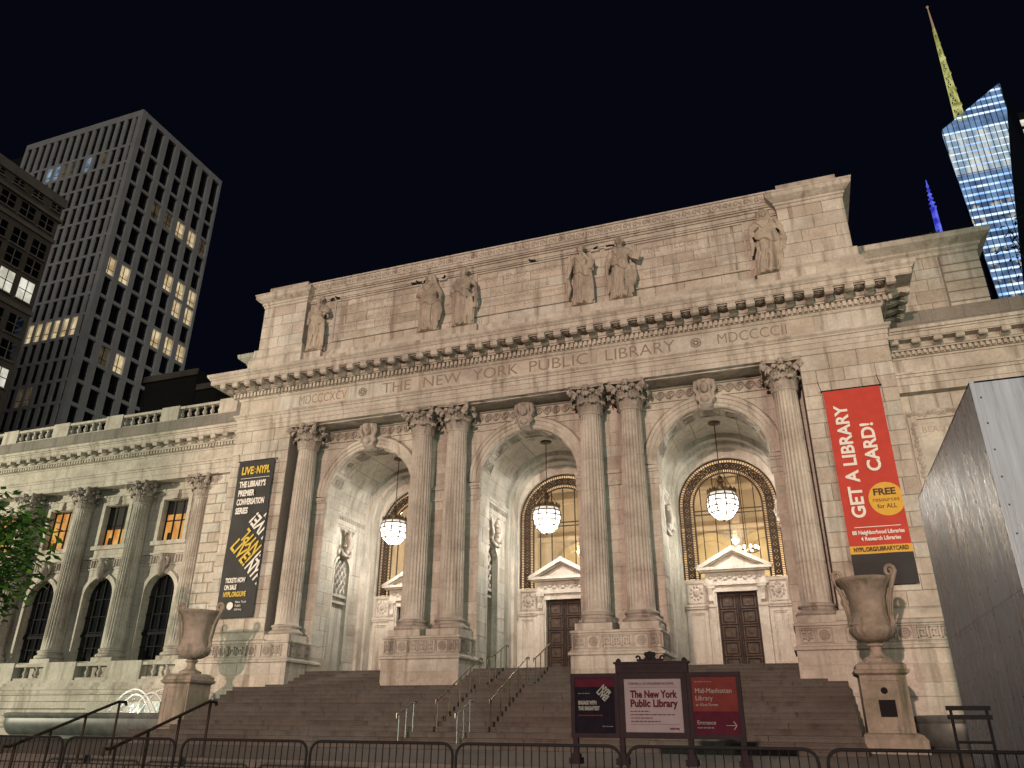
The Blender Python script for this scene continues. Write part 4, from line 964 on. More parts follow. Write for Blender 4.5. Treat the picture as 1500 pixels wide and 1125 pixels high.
    for kind, p in (extra or []):
        if kind == 'book': m.box(-.17, .17, -.05, .05, -.22, .22, Matrix.Translation(p) @ Matrix.Rotation(.4, 4, 'Y'))
        if kind == 'scroll': m.tube([(p[0]-.22, p[1], p[2]+.1), (p[0]+.22, p[1], p[2]-.1)], .07, 10)
        if kind == 'staff': m.tube([(p[0], p[1], .05), (p[0]+.02, p[1], p[2])], .035, 8)
        if kind == 'urn': m.lathe([(.08, 0), (.2, .15), (.22, .3), (.1, .5), (.13, .6)], 12, Matrix.Translation(p))
        if kind == 'drape': m.tube([(p[0], p[1], p[2]), (p[0]+.06, p[1], p[2]-.5), (p[0]-.02, p[1], p[2]-1.0)], [.08, .12, .05], 8)
    for s in (-1, 1): m.ball((s*.14+.02, -.36, .05), (.08, .17, .06), 8, 5)
    me = m.mesh('statue_raw'); o = bpy.data.objects.new('tmp', me); C.objects.link(o)
    r = o.modifiers.new('r', 'REMESH'); r.mode = 'VOXEL'; r.voxel_size = .026
    s = o.modifiers.new('s', 'SMOOTH'); s.factor = .25; s.iterations = 1
    bpy.context.view_layer.update()
    out = bpy.data.meshes.new_from_object(o.evaluated_get(bpy.context.evaluated_depsgraph_get())); bpy.data.objects.remove(o)
    out.name = 'statue'; out.shade_smooth(); return out
ST = [
 (-10.95, 'bearded draped stone figure at the far left end of the attic, beside the corner block', dict(seed=1, arms=[[(-.38, 0, 2.5), (-.55, -.05, 2.0), (-.5, -.2, 1.6)], [(.38, 0, 2.5), (.62, -.12, 2.15), (.5, -.3, 2.0), (.62, -.35, 2.15)]], beard=True, mantle=.75, lean=.04, extra=[('scroll', (.62, -.38, 2.1))])),
 (-4.6, 'robed stone woman with both forearms at her waist, left of the first attic pair', dict(seed=2, arms=[[(-.38, 0, 2.5), (-.62, -.1, 2.1), (-.35, -.38, 1.9)], [(.38, 0, 2.5), (.62, 0, 2.05), (.62, -.15, 1.55)]], veil=True, mantle=.25, wide=1.1, extra=[('drape', (.62, -.1, 1.5))])),
 (-2.8, 'stone man wrapped in a cloak with bent arm, right of the first attic pair', dict(seed=3, arms=[[(-.38, 0, 2.5), (-.6, .02, 2.1), (-.56, -.15, 1.75)], [(.38, 0, 2.5), (.68, -.05, 2.2), (.78, -.25, 1.85)]], beard=True, mantle=.95, lean=-.05, wide=1.08, extra=[('drape', (.72, -.2, 1.85)), ('staff', (.62, -.1, 1.1))])),
 (3.08, 'stone woman raising a hand to her chin, left of the second attic pair', dict(seed=4, arms=[[(-.38, 0, 2.5), (-.58, -.1, 2.05), (-.68, -.1, 1.55)], [(.38, 0, 2.5), (.56, -.2, 1.95), (.15, -.36, 2.6)]], mantle=.45, lean=.06, extra=[('book', (.5, -.3, 2.0)), ('drape', (-.66, 0, 1.5))])),
 (4.88, 'stone woman holding a book out at her side, right of the second attic pair', dict(seed=5, arms=[[(-.38, 0, 2.5), (-.58, 0, 1.95), (-.6, -.1, 1.4)], [(.38, 0, 2.5), (.55, -.18, 2.2), (.82, -.25, 2.0)]], mantle=.6, lean=-.03, extra=[('book', (.82, -.3, 2.02)), ('drape', (-.6, -.05, 1.35)), ('drape', (.62, -.1, 1.6))])),
 (11.15, 'seated-looking heavily draped stone figure at the right end of the attic', dict(seed=6, arms=[[(-.38, 0, 2.5), (-.6, -.15, 2.15), (-.3, -.4, 2.25)], [(.38, 0, 2.5), (.68, -.05, 2.2), (.45, -.35, 2.5)]], veil=True, mantle=.5, lean=.05, wide=1.22, extra=[('drape', (.7, -.05, 2.1)), ('drape', (-.62, -.05, 2.0))]))]
for x, lab, kw in ST:
    o = obj('statue', statue_mesh(**kw), 'statue_stone', None, (x, AY-.34, 18.855)); o.scale = (.98, .8, 1.0); tag(o, lab, 'statue', 'attic statues')
# pigeons
pg = MB(); pg.ball((0, 0, .11), (.16, .075, .08), 10, 7); pg.ball((.15, 0, .19), .05, 8, 6); pg.tube([(.19, 0, .19), (.24, 0, .175)], [.015, .004], 5); pg.tube([(-.12, 0, .12), (-.3, 0, .08)], [.05, .025], 6); pg.tube([(.02, .02, .05), (.02, .02, 0)], .01, 4); pg.tube([(.02, -.02, .05), (.02, -.02, 0)], .01, 4)
PG = pg.mesh('pigeon', True)
PLOC = [(-10.42, 21.862, 'nearer to the bearded figure at the left end'), (-10.05, 21.862, 'second from the bearded figure at the left end'), (-5.66, 21.862, 'leftmost of three beside the woman with folded arms'), (-5.36, 21.862, 'middle of three beside the woman with folded arms'), (-5.04, 21.862, 'closest of three to that woman'), (-4.02, None, 'on a short spike between the left statue pair'), (.62, 21.862, 'alone over the middle inscription'), (3.70, None, 'just right of the woman with hand at chin'), (4.36, None, 'just left of the woman with the book')]
for i, (x, z, lab) in enumerate(PLOC):
    if z is None:
        z = 21.862; MB().box(x-.2, x+.2, AY-.16, AY+.05, 21.79, 21.862).build('small_ledge', 'marble', LIB)
    o = obj('pigeon', PG, 'pigeon_grey', None, (x, AY-.09, z), random.choice((0, pi))+random.uniform(-.9, .9)); o.scale = (.85,)*3; tag(o, 'dark pigeon perched on the attic ledge, '+lab, 'pigeon', 'pigeons on the attic')
# ================================================================== lanterns
for i, cx in enumerate(BAYS):
    L = thing('hanging_lantern', 'glowing round glass lantern hanging in the %s portal' % ('left', 'middle', 'right')[i], 'lantern', (cx, 3.5, 10.45), group='portal lanterns')
    def gl(z): return .67*math.sqrt(max(0, 1-(z/.72)**2))
    zl = [-.62, -.42, -.18, .06, .28]
    m = MB(); n = 10; m.lathe([(.03, -.68)]+[(gl(z), z) for z in zl], n); m.build('globe', 'lantern_glass', L)
    MB().lathe([(gl(.285), .285), (gl(.4)+.02, .42), (gl(.4)-.02, .46)], n).build('globe_collar', 'lantern_glass_top', L)
    m = MB()
    for k in range(n):
        a = 2*pi*k/n; m.tube([((gl(z)+.012)*cos(a), (gl(z)+.012)*sin(a), z) for z in [-.66]+zl+[.44]], .03, 5)
    for z in zl[1:]+[.43]: m.tube([((gl(z)+.012)*cos(2*pi*k/n), (gl(z)+.012)*sin(2*pi*k/n), z) for k in range(n+1)], .03, 5)
    m.ball((0, 0, -.72), (.06, .06, .08), 8, 6); m.build('ribs', 'grille_iron', L)
    MB().ball((0, 0, -.12), (.16, .16, .20), 12, 8).build('bulb', 'bulb', L)
    lamp('lantern_light', (cx, 3.5, 10.05), 1850, (1, .96, .85), .17)
    m = MB(); m.lathe([(.60, .42), (.62, .47), (.57, .53), (.50, .56), (.38, .64), (.2, .72), (.10, .78), (.10, .86)], 20)
    for k in range(16): a = 2*pi*k/16; m.prism([(-.09, 0), (.09, 0), (.05, .12), (0, .17), (-.05, .12)], -.02, .02, 'y', Matrix.Translation((.6*cos(a), .6*sin(a), .47)) @ Matrix.Rotation(a+pi/2, 4, 'Z'))
    m.build('crown', 'bronze', L)
    m = MB(); m.lathe([(.05, .86), (.14, .95), (.16, 1.02), (.06, 1.1), (.12, 1.16), (.05, 1.24)], 10)
    for k in range(3): a = k*2.1; m.tube([(.5*cos(a), .5*sin(a), .58), (.28*cos(a), .28*sin(a), 1.0), (.02, 0, 1.7)], .012, 4)
    m.build('finial', 'bronze', L)
    MB().tube([(0, 0, 1.2), (0, 0, 3.68)], .022, 6).build('chain', 'bronze', L)
    MB().lathe([(.05, 3.58), (.16, 3.62), (.26, 3.66), (.27, 3.72)], 16).build('ceiling_rose', 'bronze', L)
# ================================================================== urns on pedestals
def urn(x, y, rz, lab, plab):
    p = thing('urn_pedestal', plab, 'pedestal', (x, y, 0), group='urn pedestals')
    m = MB(); m.ring(-.62, .62, -.62, .62, [(.22, 1.0), (.22, 1.38), (.12, 1.5), (.0, 1.55)]); m.build('base', 'urn_stone', p)
    m = MB(); m.box(-.60, .60, -.60, .60, 1.54, 3.04)
    for (a, b, c, d) in ((-.54, .54, 2.88, 2.96), (-.54, .54, 1.6, 1.72), (-.54, -.4, 1.72, 2.88), (.4, .54, 1.72, 2.88)): m.box(a, b, -.63, -.58, c, d)
    m.build('die', 'urn_stone', p)
    m = MB(); m.ring(-.6, .6, -.6, .6, [(0, 3.02), (.1, 3.08), (.12, 3.16), (.06, 3.18), (.06, 3.3), (-.04, 3.36), (-.08, 3.40)]); m.build('cap', 'urn_stone', p)
    if x > 0:
        MB().box(-.21, .21, -.64, -.62, 1.95, 2.38).build('plaque', 'black_iron', p)
        MB().lathe([(.001, 0), (.09, 0), (.07, .03), (.001, .04)], 14, Matrix.Translation((-.02, -.61, 2.62)) @ Matrix.Rotation(pi/2, 4, 'X')).build('bronze_boss', 'black_iron', p)
    u = thing('stone_urn', lab, 'urn', (x, y, 3.40), rz, 'stone urns beside the stairs')
    m = MB(); m.lathe([(.42, 0), (.42, .08), (.34, .12), (.2, .2), (.15, .32), (.17, .42), (.24, .45), (.24, .5), (.16, .54)], 32); m.build('foot', 'urn_stone', u, 50)
    def gad(a, z): return 1+.025*abs(sin(11*a)) if z < .98 else 1
    m = MB(); m.lathe([(.16, .54), (.34, .58), (.52, .68), (.62, .82), (.63, .94), (.585, 1.0), (.60, 1.04), (.55, 1.10), (.50, 1.3), (.50, 1.55), (.54, 1.85), (.62, 2.08), (.74, 2.24), (.80, 2.30), (.81, 2.36), (.76, 2.38), (.66, 2.3), (.5, 2.1), (.48, 1.9)], 88, None, gad); m.build('body', 'urn_stone', u, 50)
    for s in (-1, 1):
        pts = [(s*.60, 0, .95), (s*.66, 0, 1.06), (s*.60, 0, 1.3), (s*.62, 0, 1.6), (s*.70, 0, 1.9), (s*.82, 0, 2.2), (s*.90, 0, 2.4)]
        for t in range(14): a = t*.6; r = .19-.011*t; pts.append((s*(.80+r*cos(a)*.85), 0, 2.52+r*sin(a)))
        m = MB(); m.tube(pts, [.05, .07, .065, .06, .062, .07, .075]+[.065-.002*t for t in range(14)], 9)
        for q in (-1, 1): m.tube([(s*.61, q*.07, .95), (s*.64, q*.07, 1.3), (s*.72, q*.06, 1.85), (s*.88, q*.05, 2.35)], .03, 6)
        m.build('handle', 'urn_stone', u, 60)
urn(-12.34, -4.0, R(14), 'tall stone urn with scrolled handle left of the stairs, before the black banner', 'stone pedestal under the left urn')
urn(12.36, -4.0, R(-28), 'moss-stained stone urn with two scrolled handles right of the stairs, before the red banner', 'stone pedestal with dark plaque under the right urn')
# ================================================================== banners
def rod(p, x0, x1, z):
    m = MB(); m.tube([(x0-.08, -.8, z), (x1+.08, -.8, z)], .025, 6)
    for x in (x0-.05, x1+.05): m.tube([(x, -.8, z), (x, -.63, z+.05)], .025, 6); m.tube([(x-.08, -.78, z+.42), (x, -.8, z)], .012, 5)
    m.build('rod', 'black_iron', p)
def cloth(p, x0, x1, z0, z1, mat, y=-.80, name='cloth', n=10, amp=.09):
    v = []; f = []; nz = max(2, int((z1-z0)/.3))
    for j in range(nz+1):
        for i in range(n+1): u = i/n; x = x0+(x1-x0)*u; z = z0+(z1-z0)*j/nz; v.append((x, y+amp*.25*sin(x*4.1+z*.7)*sin(z*.9+1), z))
    for j in range(nz):
        for i in range(n): q = j*(n+1)+i; f.append((q, q+1, q+n+2, q+n+1))
    k = len(v); v += [(x, y+.012, z) for x, y, z in v]; f += [tuple(i+k for i in reversed(q)) for q in f]
    return MB().add(v, f).build(name, mat, p, smooth=True)
B = thing('red_banner', 'long red library card banner hanging on the right end pier', 'banner', (0, 0, 0))
X0, X1 = 12.34, 14.30; rod(B, X0, X1, 13.30)
cloth(B, X0, X1, 7.42, 13.27, 'red_fabric', name='red_field'); cloth(B, X0, X1, 7.14, 7.418, 'yellow_fabric', name='yellow_strip'); cloth(B, X0, X1, 6.08, 7.138, 'dark_fabric', name='dark_field')
YT = -.83
put_text(B, 'GET A LIBRARY', 12.86, YT, 10.50, .62, 'white_print', bold=.018, rot=pi/2, width=None, sx=1.0)
put_text(B, 'CARD!', 13.63, YT, 10.95, .62, 'white_print', bold=.018, rot=pi/2)
m = MB(); m.prism([(min(X1-.005, 13.80+.58*cos(t*pi/20)), 9.0+.60*sin(t*pi/20)) for t in range(40)], YT-.003, YT+.004, 'y'); m.build('yellow_disc', 'yellow_fabric', B)
put_text(B, 'FREE', 13.76, YT-.008, 9.25, .33, 'dark_print', bold=.012, width=.72); put_text(B, 'resources', 13.77, YT-.008, 8.98, .22, 'dark_print', width=.84); put_text(B, 'for ALL', 13.77, YT-.008, 8.74, .22, 'dark_print', bold=.002, width=.62)
MB().box(12.60, 14.08, YT-.002, YT+.003, 8.04, 8.065).build('printed_line', 'white_print', B)
put_text(B, '88 Neighborhood Libraries', 13.33, YT, 7.86, .19, 'white_print', bold=.006, width=1.66); put_text(B, '4 Research Libraries', 13.38, YT, 7.64, .19, 'white_print', bold=.006, width=1.26)
put_text(B, 'NYPL.ORG/LIBRARYCARD', 13.32, YT, 7.28, .2, 'dark_print', bold=.006, width=1.72)
B = thing('black_banner', 'long black banner with gold and white lettering hanging on the left end pier', 'banner', (0, 0, 0))
X0, X1 = -14.30, -12.27; rod(B, X0, X1, 13.30)
cloth(B, X0, X1, 5.95, 13.27, 'dark_fabric', name='black_field')
XL = -14.08
put_text(B, 'LIVE', -13.72, YT, 12.78, .52, 'gold_print', bold=.02, width=.68); put_text(B, 'NYPL', -12.83, YT, 12.78, .52, 'gold_print', bold=.02, width=.76)
put_text(B, 'from', -13.29, YT, 12.86, .13, 'gold_print', width=.13); put_text(B, 'the', -13.29, YT, 12.70, .13, 'gold_print', width=.11)
MB().box(XL+.02, -12.42, YT-.002, YT+.003, 12.40, 12.42).build('printed_line', 'white_print', B)
for k, (t, wd) in enumerate((("THE LIBRARY'S", 1.5), ('PREMIER', .92), ('CONVERSATION', 1.55), ('SERIES', .7))): put_text(B, t, XL+wd/2, YT, 12.10-k*.43, .40, 'white_print', bold=.016, width=wd)
def dia(a_, b_): return (-14.10+(a_+b_)*.7071, 9.05+(b_-a_)*.7071)
for (t, a_, b_, sz, wd, mt, rt) in (('LIVE!', .64, .33, .86, 1.26, 'gold_print', -pi/4), ('NYPL', 2.0, .33, .86, 1.26, 'white_print', -pi/4), ('NYPL', .64, 1.04, .86, 1.26, 'gold_print', 3*pi/4), ('LIVE!', 2.0, 1.04, .86, 1.26, 'white_print', 3*pi/4), ('LIVE!', .40, 1.82, .86, 1.26, 'white_print', 3*pi/4), ('NYPL', .64, 2.55, .86, 1.26, 'white_print', 3*pi/4)):
    x, z = dia(a_, b_)
    me = text(t, sz, 1, .022, .006); xs = [v.co.x for v in me.vertices]; k = wd/(max(xs)-min(xs)); me.transform(Matrix.Diagonal((k, 1, 1, 1)))
    me.transform(Matrix.Translation((x, YT, z)) @ FRONT @ Matrix.Rotation(rt, 4, 'Z'))
    bm = bmesh.new(); bm.from_mesh(me)                              # trimmed at the banner's edge
    bmesh.ops.bisect_plane(bm, geom=bm.verts[:]+bm.edges[:]+bm.faces[:], plane_co=(X1-.02, 0, 0), plane_no=(1, 0, 0), clear_outer=True); bm.to_mesh(me); bm.free()
    obj('lettering', me, mt, B)
for k, (t, wd, mt) in enumerate((('TICKETS NOW', 1.1, 'white_print'), ('ON SALE', .66, 'white_print'), ('NYPL.ORG/LIVE', 1.22, 'gold_print'))): put_text(B, t, XL+.06+wd/2, YT, 7.58-k*.31, .29, mt, bold=.012, width=wd)
for k, t in enumerate(('New York', 'Public', 'Library')): put_text(B, t, -13.30, YT, 6.62-k*.16, .14, 'white_print', align='LEFT')
MB().lathe([(.001, 0), (.17, 0), (.17, .004), (.001, .004)], 20, Matrix.Translation((-13.56, YT, 6.46)) @ Matrix.Rotation(pi/2, 4, 'X')).build('round_emblem', 'white_print', B)
# ================================================================== handrails
def rail(name, lab, x, pts, mat, posts, grp, h=.92, r=.024):
    t = thing(name, lab, 'handrail', (x, pts[0][0], pts[0][1]), group=grp)
    y0, z0 = pts[0]
    P = [(0, y-y0, z-z0+h) for y, z in pts]
    a = Vector(P[0]); b = Vector(P[-1]); d0 = (a-Vector(P[1])).normalized(); 
    full = [a+Vector((0, -.16, -.12)), a+Vector((0, -.16, 0))]+[Vector(p) for p in P]+[b+Vector((0, .22, 0)), b+Vector((0, .24, -.07))]
    MB().tube(full, r, 8).build('top_rail', mat, t)
    for (y, z, f) in posts: MB().tube([(0, y-y0, z-z0), (0, y-y0, f+h-z0)], r*.85, 6).build('post', mat, t)
    return t
for s, w_ in ((-1, 'left'), (1, 'right')):
    x = s*.92
    def line(ya, za, yb, zb, n, dz=0): return [(ya+(yb-ya)*i/(n-1), za+(zb-za)*i/(n-1)-dz, za+(zb-za)*i/(n-1)) for i in range(n)]
    rail('handrail', 'long handrail on the main stairs, %s of the middle pair' % w_, x, [(-5.5, 1.46), (-2.0, 3.0)], 'rail_brass', line(-5.5, 1.46, -2.0, 3.0, 5), 'stair handrails')
    rail('handrail', 'short steel handrail on the lowest steps, %s of the pair' % w_, x, [(-8.1, 1.05), (-7.2, 1.42)], 'rail_steel', line(-8.1, 1.05, -7.2, 1.42, 3), 'stair handrails', h=.88)
    rail('handrail', 'handrail on the steps before the middle portal, %s of the pair' % w_, x, [(-1.1, 3.02), (.8, 3.72)], 'rail_brass', line(-1.0, 3.02, .8, 3.72, 4), 'stair handrails')
for x, w_ in ((-1.12, 'nearer the stairs'), (-3.5, 'nearer the fountain')):
    rail('handrail', 'dark bronze handrail on the terrace steps behind the barriers, the one %s' % w_, x, [(-18.3, .28), (-16.0, 1.10)], 'rail_dark', [(-18.2, .28, .31), (-17.5, .4, .56), (-16.75, .7, .83), (-15.95, 1.0, 1.1)], 'terrace handrails', h=.93, r=.03)
# ================================================================== fountain
for s in (-1, 1):
    F = thing('fountain', 'long stone fountain basin with water jets below the left wing' if s < 0 else 'stone fountain basin right of the urn, half hidden by the grey hoarding', 'fountain', (s*18.3, -2.12, 1.02), group='wall fountains')
    pl = [(-4.0+1.0*cos(pi/2+pi*t/12), 1.0*sin(pi/2+pi*t/12)) for t in range(13)]+[(4.0+1.0*cos(-pi/2+pi*t/12), 1.0*sin(-pi/2+pi*t/12)) for t in range(13)]
    m = MB(); prof = [(.70, 0), (.72, .12), (.86, .2), (1.0, .40), (1.06, .62), (1.04, .78), (1.10, .84), (1.12, .96), (1.02, 1.0)]
    rings = [[((x-(4 if x > 0 else -4))*k+(4.0 if x > 0 else -4.0), y*k, z) for x, y in pl] for k, z in prof]
    n = len(pl); v = [p for r_ in rings for p in r_]; f = [(j*n+i, j*n+(i+1) % n, (j+1)*n+(i+1) % n, (j+1)*n+i) for j in range(len(rings)-1) for i in range(n)]
    rim = [((x-(4 if x > 0 else -4))*.9+(4.0 if x > 0 else -4.0), y*.9, .98) for x, y in pl]; low = [(x, y, .8) for x, y, z in rim]
    o = len(v); v += rim+low; f += [((len(rings)-1)*n+i, (len(rings)-1)*n+(i+1) % n, o+(i+1) % n, o+i) for i in range(n)]+[(o+i, o+(i+1) % n, o+n+(i+1) % n, o+n+i) for i in range(n)]
    f.append(tuple(range(n-1, -1, -1)))
    m.add(v, f); m.build('basin', 'basin_granite', F, 40)
    MB().prism([(x*.97, y*.88) for x, y in pl], .82, .90, 'z').build('water_surface', 'pool_water', F)
    MB().box(-2.2, 2.0, 1.08, 2.36, .0, 1.5).build('back_block', 'marble', F)
    MB().box(-1.0, 1.2, .75, 1.078, .78, 1.45).build('spout_block', 'marble', F)
J = bpy.data.objects.new('water_jets', None)
m = MB()
def jet(x0, z0, x1, z1, h, y0, y1, r):
    pts = []; rr = []
    for t in range(19):
        s = t/18; pts.append((x0+(x1-x0)*s, y0+(y1-y0)*s, z0+(z1-z0)*s+4*h*s*(1-s))); rr.append(r*(1+.5*sin(t*2.3)*.4)*(1-.35*s))
    m.tube(pts, rr, 6)
jet(-15.4, 1.9, -18.2, 1.95, 1.05, -2.1, -2.0, .05); jet(-15.7, 1.9, -17.8, 1.95, .85, -2.1, -1.9, .045); jet(-16.4, 1.9, -14.2, 1.95, 1.05, -2.1, -1.8, .045); jet(-16.7, 1.9, -14.9, 1.95, .9, -2.2, -2.1, .04)
rj = random.Random(2)
for k in range(260):
    t_ = rj.random(); x = -14.3-4.0*rj.random(); m.ball((x, -2.1+rj.gauss(0, .12), 1.95+rj.random()**2*(1.1-.25*abs(x+16.2))), .008+.014*rj.random(), 5, 4)
o = m.build('water_jets', 'jet_water', None, smooth=True); stuff(o); o['label'] = 'white arcs of water over the left fountain basin'
# underwater lamp of the fountain (the basin glows in the photograph)
lamp('fountain_light', (-16.6, -2.1, 2.05), 45, (.8, 1, .88), .08)
# ================================================================== notice board
SG = thing('notice_board', 'three-panel dark metal notice board with crest standing behind the barriers', 'sign', (7.76, -15.0, 1.02))
def pframe(x0, x1, z0, z1, t, name):
    m = MB(); m.box(x0, x1, -.06, .06, z0, z0+t); m.box(x0, x1, -.06, .06, z1-t, z1); m.box(x0, x0+t, -.058, .058, z0+t, z1-t); m.box(x1-t, x1, -.058, .058, z0+t, z1-t)
    return m.build(name, 'sign_iron', SG)
pframe(-1.52, -.625, .42, 1.50, .075, 'side_frame'); pframe(.61, 1.53, .42, 1.50, .075, 'side_frame'); pframe(-.62, .605, .42, 1.50, .10, 'main_frame')
m = MB(); m.box(-.66, .645, -.075, .075, 1.50, 1.655); m.box(-.69, .675, -.095, .095, 1.655, 1.69)
for s in (-1, 1): m.lathe([(.001, 0), (.05, 0), (.05, .03), (.02, .06), (.001, .07)], 10, Matrix.Translation((s*.6-.01, 0, 1.69)))
m.build('header', 'sign_iron', SG)
put_text(SG, 'THE NEW YORK PUBLIC LIBRARY', -.005, -.078, 1.577, .085, 'black_iron', width=1.12, bold=.002)
m = MB(); m.ball((-.02, 0, 1.775), (.09, .05, .10), 14, 10); m.prism([(-.26, 1.69), (-.2, 1.75), (-.14, 1.73), (-.08, 1.8), (.04, 1.8), (.10, 1.73), (.16, 1.75), (.22, 1.69)], -.04, .04, 'y')
for s in (-1, 1): m.tube([(-.02+s*.22+.035*cos(t*.7)*s, 0, 1.755+.035*sin(t*.7)) for t in range(9)], .02, 6); m.ball((-.02+s*.075, 0, 1.82), (.035, .03, .04), 8, 6)
m.ball((-.02, -.04, 1.78), (.05, .03, .06), 10, 7); m.build('crest', 'black_iron', SG, 40)
for x in (-1.45, -.60, .60, 1.48):
    m = MB(); m.box(x-.045, x+.045, -.05, .05, 0, .45); m.box(x-.10, x+.10, -.14, .14, 0, .10); m.box(x-.07, x+.07, -.09, .09, .10, .17); m.build('leg', 'sign_iron', SG)
plain('poster_dark', (.018, .013, .024), .9, noise=.2, spec=.1); plain('poster_pink', (.40, .315, .37), .9, noise=.05, spec=.1); plain('poster_red', (.20, .042, .042), .9, noise=.12, spec=.1); plain('poster_band', (.10, .017, .035), .9, spec=.1); plain('print_red', (.12, .012, .03), .9, spec=.1); plain('print_grey', (.22, .21, .23), .9, spec=.1); plain('poster_white', (.42, .39, .40), .9, spec=.1)
PF = -.035
MB().box(-1.445, -.70, -.03, .03, .495, 1.425).build('poster', 'poster_dark', SG); MB().box(-1.445, -.70, PF+.002, -.028, 1.27, 1.425).build('poster_strip', 'poster_band', SG)
MB().box(-.52, .505, -.03, .03, .52, 1.40).build('poster', 'poster_pink', SG); MB().box(.685, 1.455, -.03, .03, .495, 1.425).build('poster', 'poster_red', SG); MB().box(.685, 1.455, PF+.002, -.028, .495, .86).build('poster_strip', 'poster_band', SG)
put_text(SG, 'STEPHEN A. SCHWARZMAN BUILDING', -.03, PF, 1.315, .06, 'print_red', width=.82); MB().box(-.43, .43, PF-.001, PF+.003, 1.255, 1.259).build('printed_line', 'print_red', SG)
put_text(SG, 'The New York', 0, PF, 1.135, .17, 'print_red', bold=.006, width=.84); put_text(SG, 'Public Library', 0, PF, .985, .17, 'print_red', bold=.006, width=.84)
def small_print(x, z, wd, h, mat):                                  # print too small to read in the photograph
    m = MB(); q = random.Random(int(z*1000)); a = 0
    while a < wd:
        b = min(wd, a+q.uniform(.03, .09)); m.box(x+a, x+b, PF-.003, PF+.002, z-h/2, z+h/2); a = b+.014
    stuff(m.build('small_print', mat, SG))
for k, wd in enumerate((.34, .78, .40, .52)): small_print(-.42, .86-k*.055, wd, .014, 'print_red')
MB().box(-.43, .43, PF-.001, PF+.003, .645, .649).build('printed_line', 'print_red', SG); put_text(SG, 'nypl.org', .34, PF, .585, .05, 'print_red', bold=.002)
put_text(SG, 'ENGAGE WITH', -1.385, PF, 1.0, .088, 'poster_white', bold=.004, align='LEFT', width=.34); put_text(SG, 'THE BRIGHTEST', -1.385, PF, .905, .088, 'poster_white', bold=.004, align='LEFT', width=.40); small_print(-1.385, .79, .45, .02, 'poster_red')
small_print(-1.385, 1.16, .22, .016, 'print_grey')
for k, t in enumerate(('NYPL', 'LIVE!')): put_text(SG, t, -.86-.07*k, PF-.001, 1.20-.07*k, .14, 'poster_white', bold=.006, rot=-pi/4, width=.22)
small_print(-.95, .61, .2, .014, 'print_grey')
put_text(SG, 'Mid-Manhattan', .735, PF, 1.19, .11, 'poster_white', align='LEFT', width=.62); put_text(SG, 'Library', .735, PF, 1.07, .11, 'poster_white', align='LEFT', width=.29); put_text(SG, 'at 42nd Street', .735, PF, .965, .06, 'poster_white', align='LEFT', width=.38); small_print(.735, 1.34, .3, .016, 'print_grey')
put_text(SG, 'Entrance', .735, PF-.001, .68, .09, 'poster_white', align='LEFT', width=.31); small_print(.735, .60, .28, .02, 'print_grey')
m = MB(); m.box(1.22, 1.40, PF-.002, PF+.002, .634, .642); m.prism([(1.34, .70), (1.352, .705), (1.405, .638), (1.352, .571), (1.34, .576), (1.39, .638)], PF-.002, PF+.002, 'y'); m.build('printed_arrow', 'poster_white', SG)
for (a, b) in ((-1.447, -.698), (-.523, .508), (.683, 1.457)): MB().box(a, b, -.050, -.046, .493, 1.427).build('glass_pane', 'clear_glass', SG)
# ================================================================== crowd barriers
bf = MB(); L_ = 2.40; h_ = 1.10; c_ = .16
path = [(-L_/2, 0, .12)]+[(-L_/2, 0, h_-c_)]+[(-L_/2+c_-c_*cos(t*pi/8), 0, h_-c_+c_*sin(t*pi/8)) for t in range(1, 5)]+[(L_/2-c_+c_*sin(t*pi/8), 0, h_-c_+c_*cos(t*pi/8)) for t in range(0, 5)]+[(L_/2, 0, .12)]
bf.tube(path, .021, 8); bf.tube([(-L_/2, 0, .2), (L_/2, 0, .2)], .018, 6); BF = bf.mesh('frame', True)
bb = MB().tube([(0, 0, .2), (0, 0, h_-.01)], .008, 6); BBm = bb.mesh('bar', True)
ft = MB(); ft.tube([(0, -.28, .015), (0, -.2, .03), (0, 0, .13), (0, .2, .03), (0, .28, .015)], .018, 6); FTm = ft.mesh('foot', True)
BX = [-3.27, -.77, 1.79, 4.24, 6.70, 9.19, 11.70, 14.2]
wh = ['at the far left edge, before the fountain', 'before the dark handrails', 'left of the stairs, before the left urn', 'before the left part of the stairs', 'just left of the notice board', 'before the notice board', 'right of the notice board, before the right urn', 'before the grey hoarding at the right edge']
for i, x in enumerate(BX):
    t = thing('crowd_barrier', 'black steel crowd barrier '+wh[i], 'barrier', (x, -18.5+random.uniform(-.04, .04), .28), random.uniform(-.012, .012), 'crowd barriers along the sidewalk')
    obj('frame', BF, 'black_iron', t)
    for k in range(20): obj('bar', BBm, 'black_iron', t, (-L_/2+L_*(k+1)/21, 0, 0))
    for s in (-.85, .85): obj('foot', FTm, 'black_iron', t, (s, 0, 0))
# ================================================================== grey hoarding and stand
H = thing('grey_hoarding', 'tall grey painted plywood hoarding box at the right edge', 'hoarding', (13.15, -18.05, .28))
hx, hy, hz = 4.4, 6.5, 5.92
MB().box(.05, hx, .05, hy-.03, 0, hz-.03).build('core', 'grey_hoarding', H)
for i in range(5):
    for j in range(2):
        a, b = hy*i/5, hy*(i+1)/5; z0, z1 = (0, 3.0) if j == 0 else (3.0, hz)
        MB().box(0, .06, a+.003, b-.003, z0+.003, z1-.003).build('side_board', 'grey_hoarding', H)
for i in range(3):
    for j in range(2):
        z0, z1 = (0, 3.0) if j == 0 else (3.0, hz); MB().box(.061+(hx-.061)*i/3, .061+(hx-.061)*(i+1)/3-.006, 0, .052, z0+.003, z1-.003).build('front_board', 'grey_hoarding', H)
MB().box(0, hx, 0, hy, hz-.028, hz).build('lid', 'grey_hoarding', H)
m = MB()
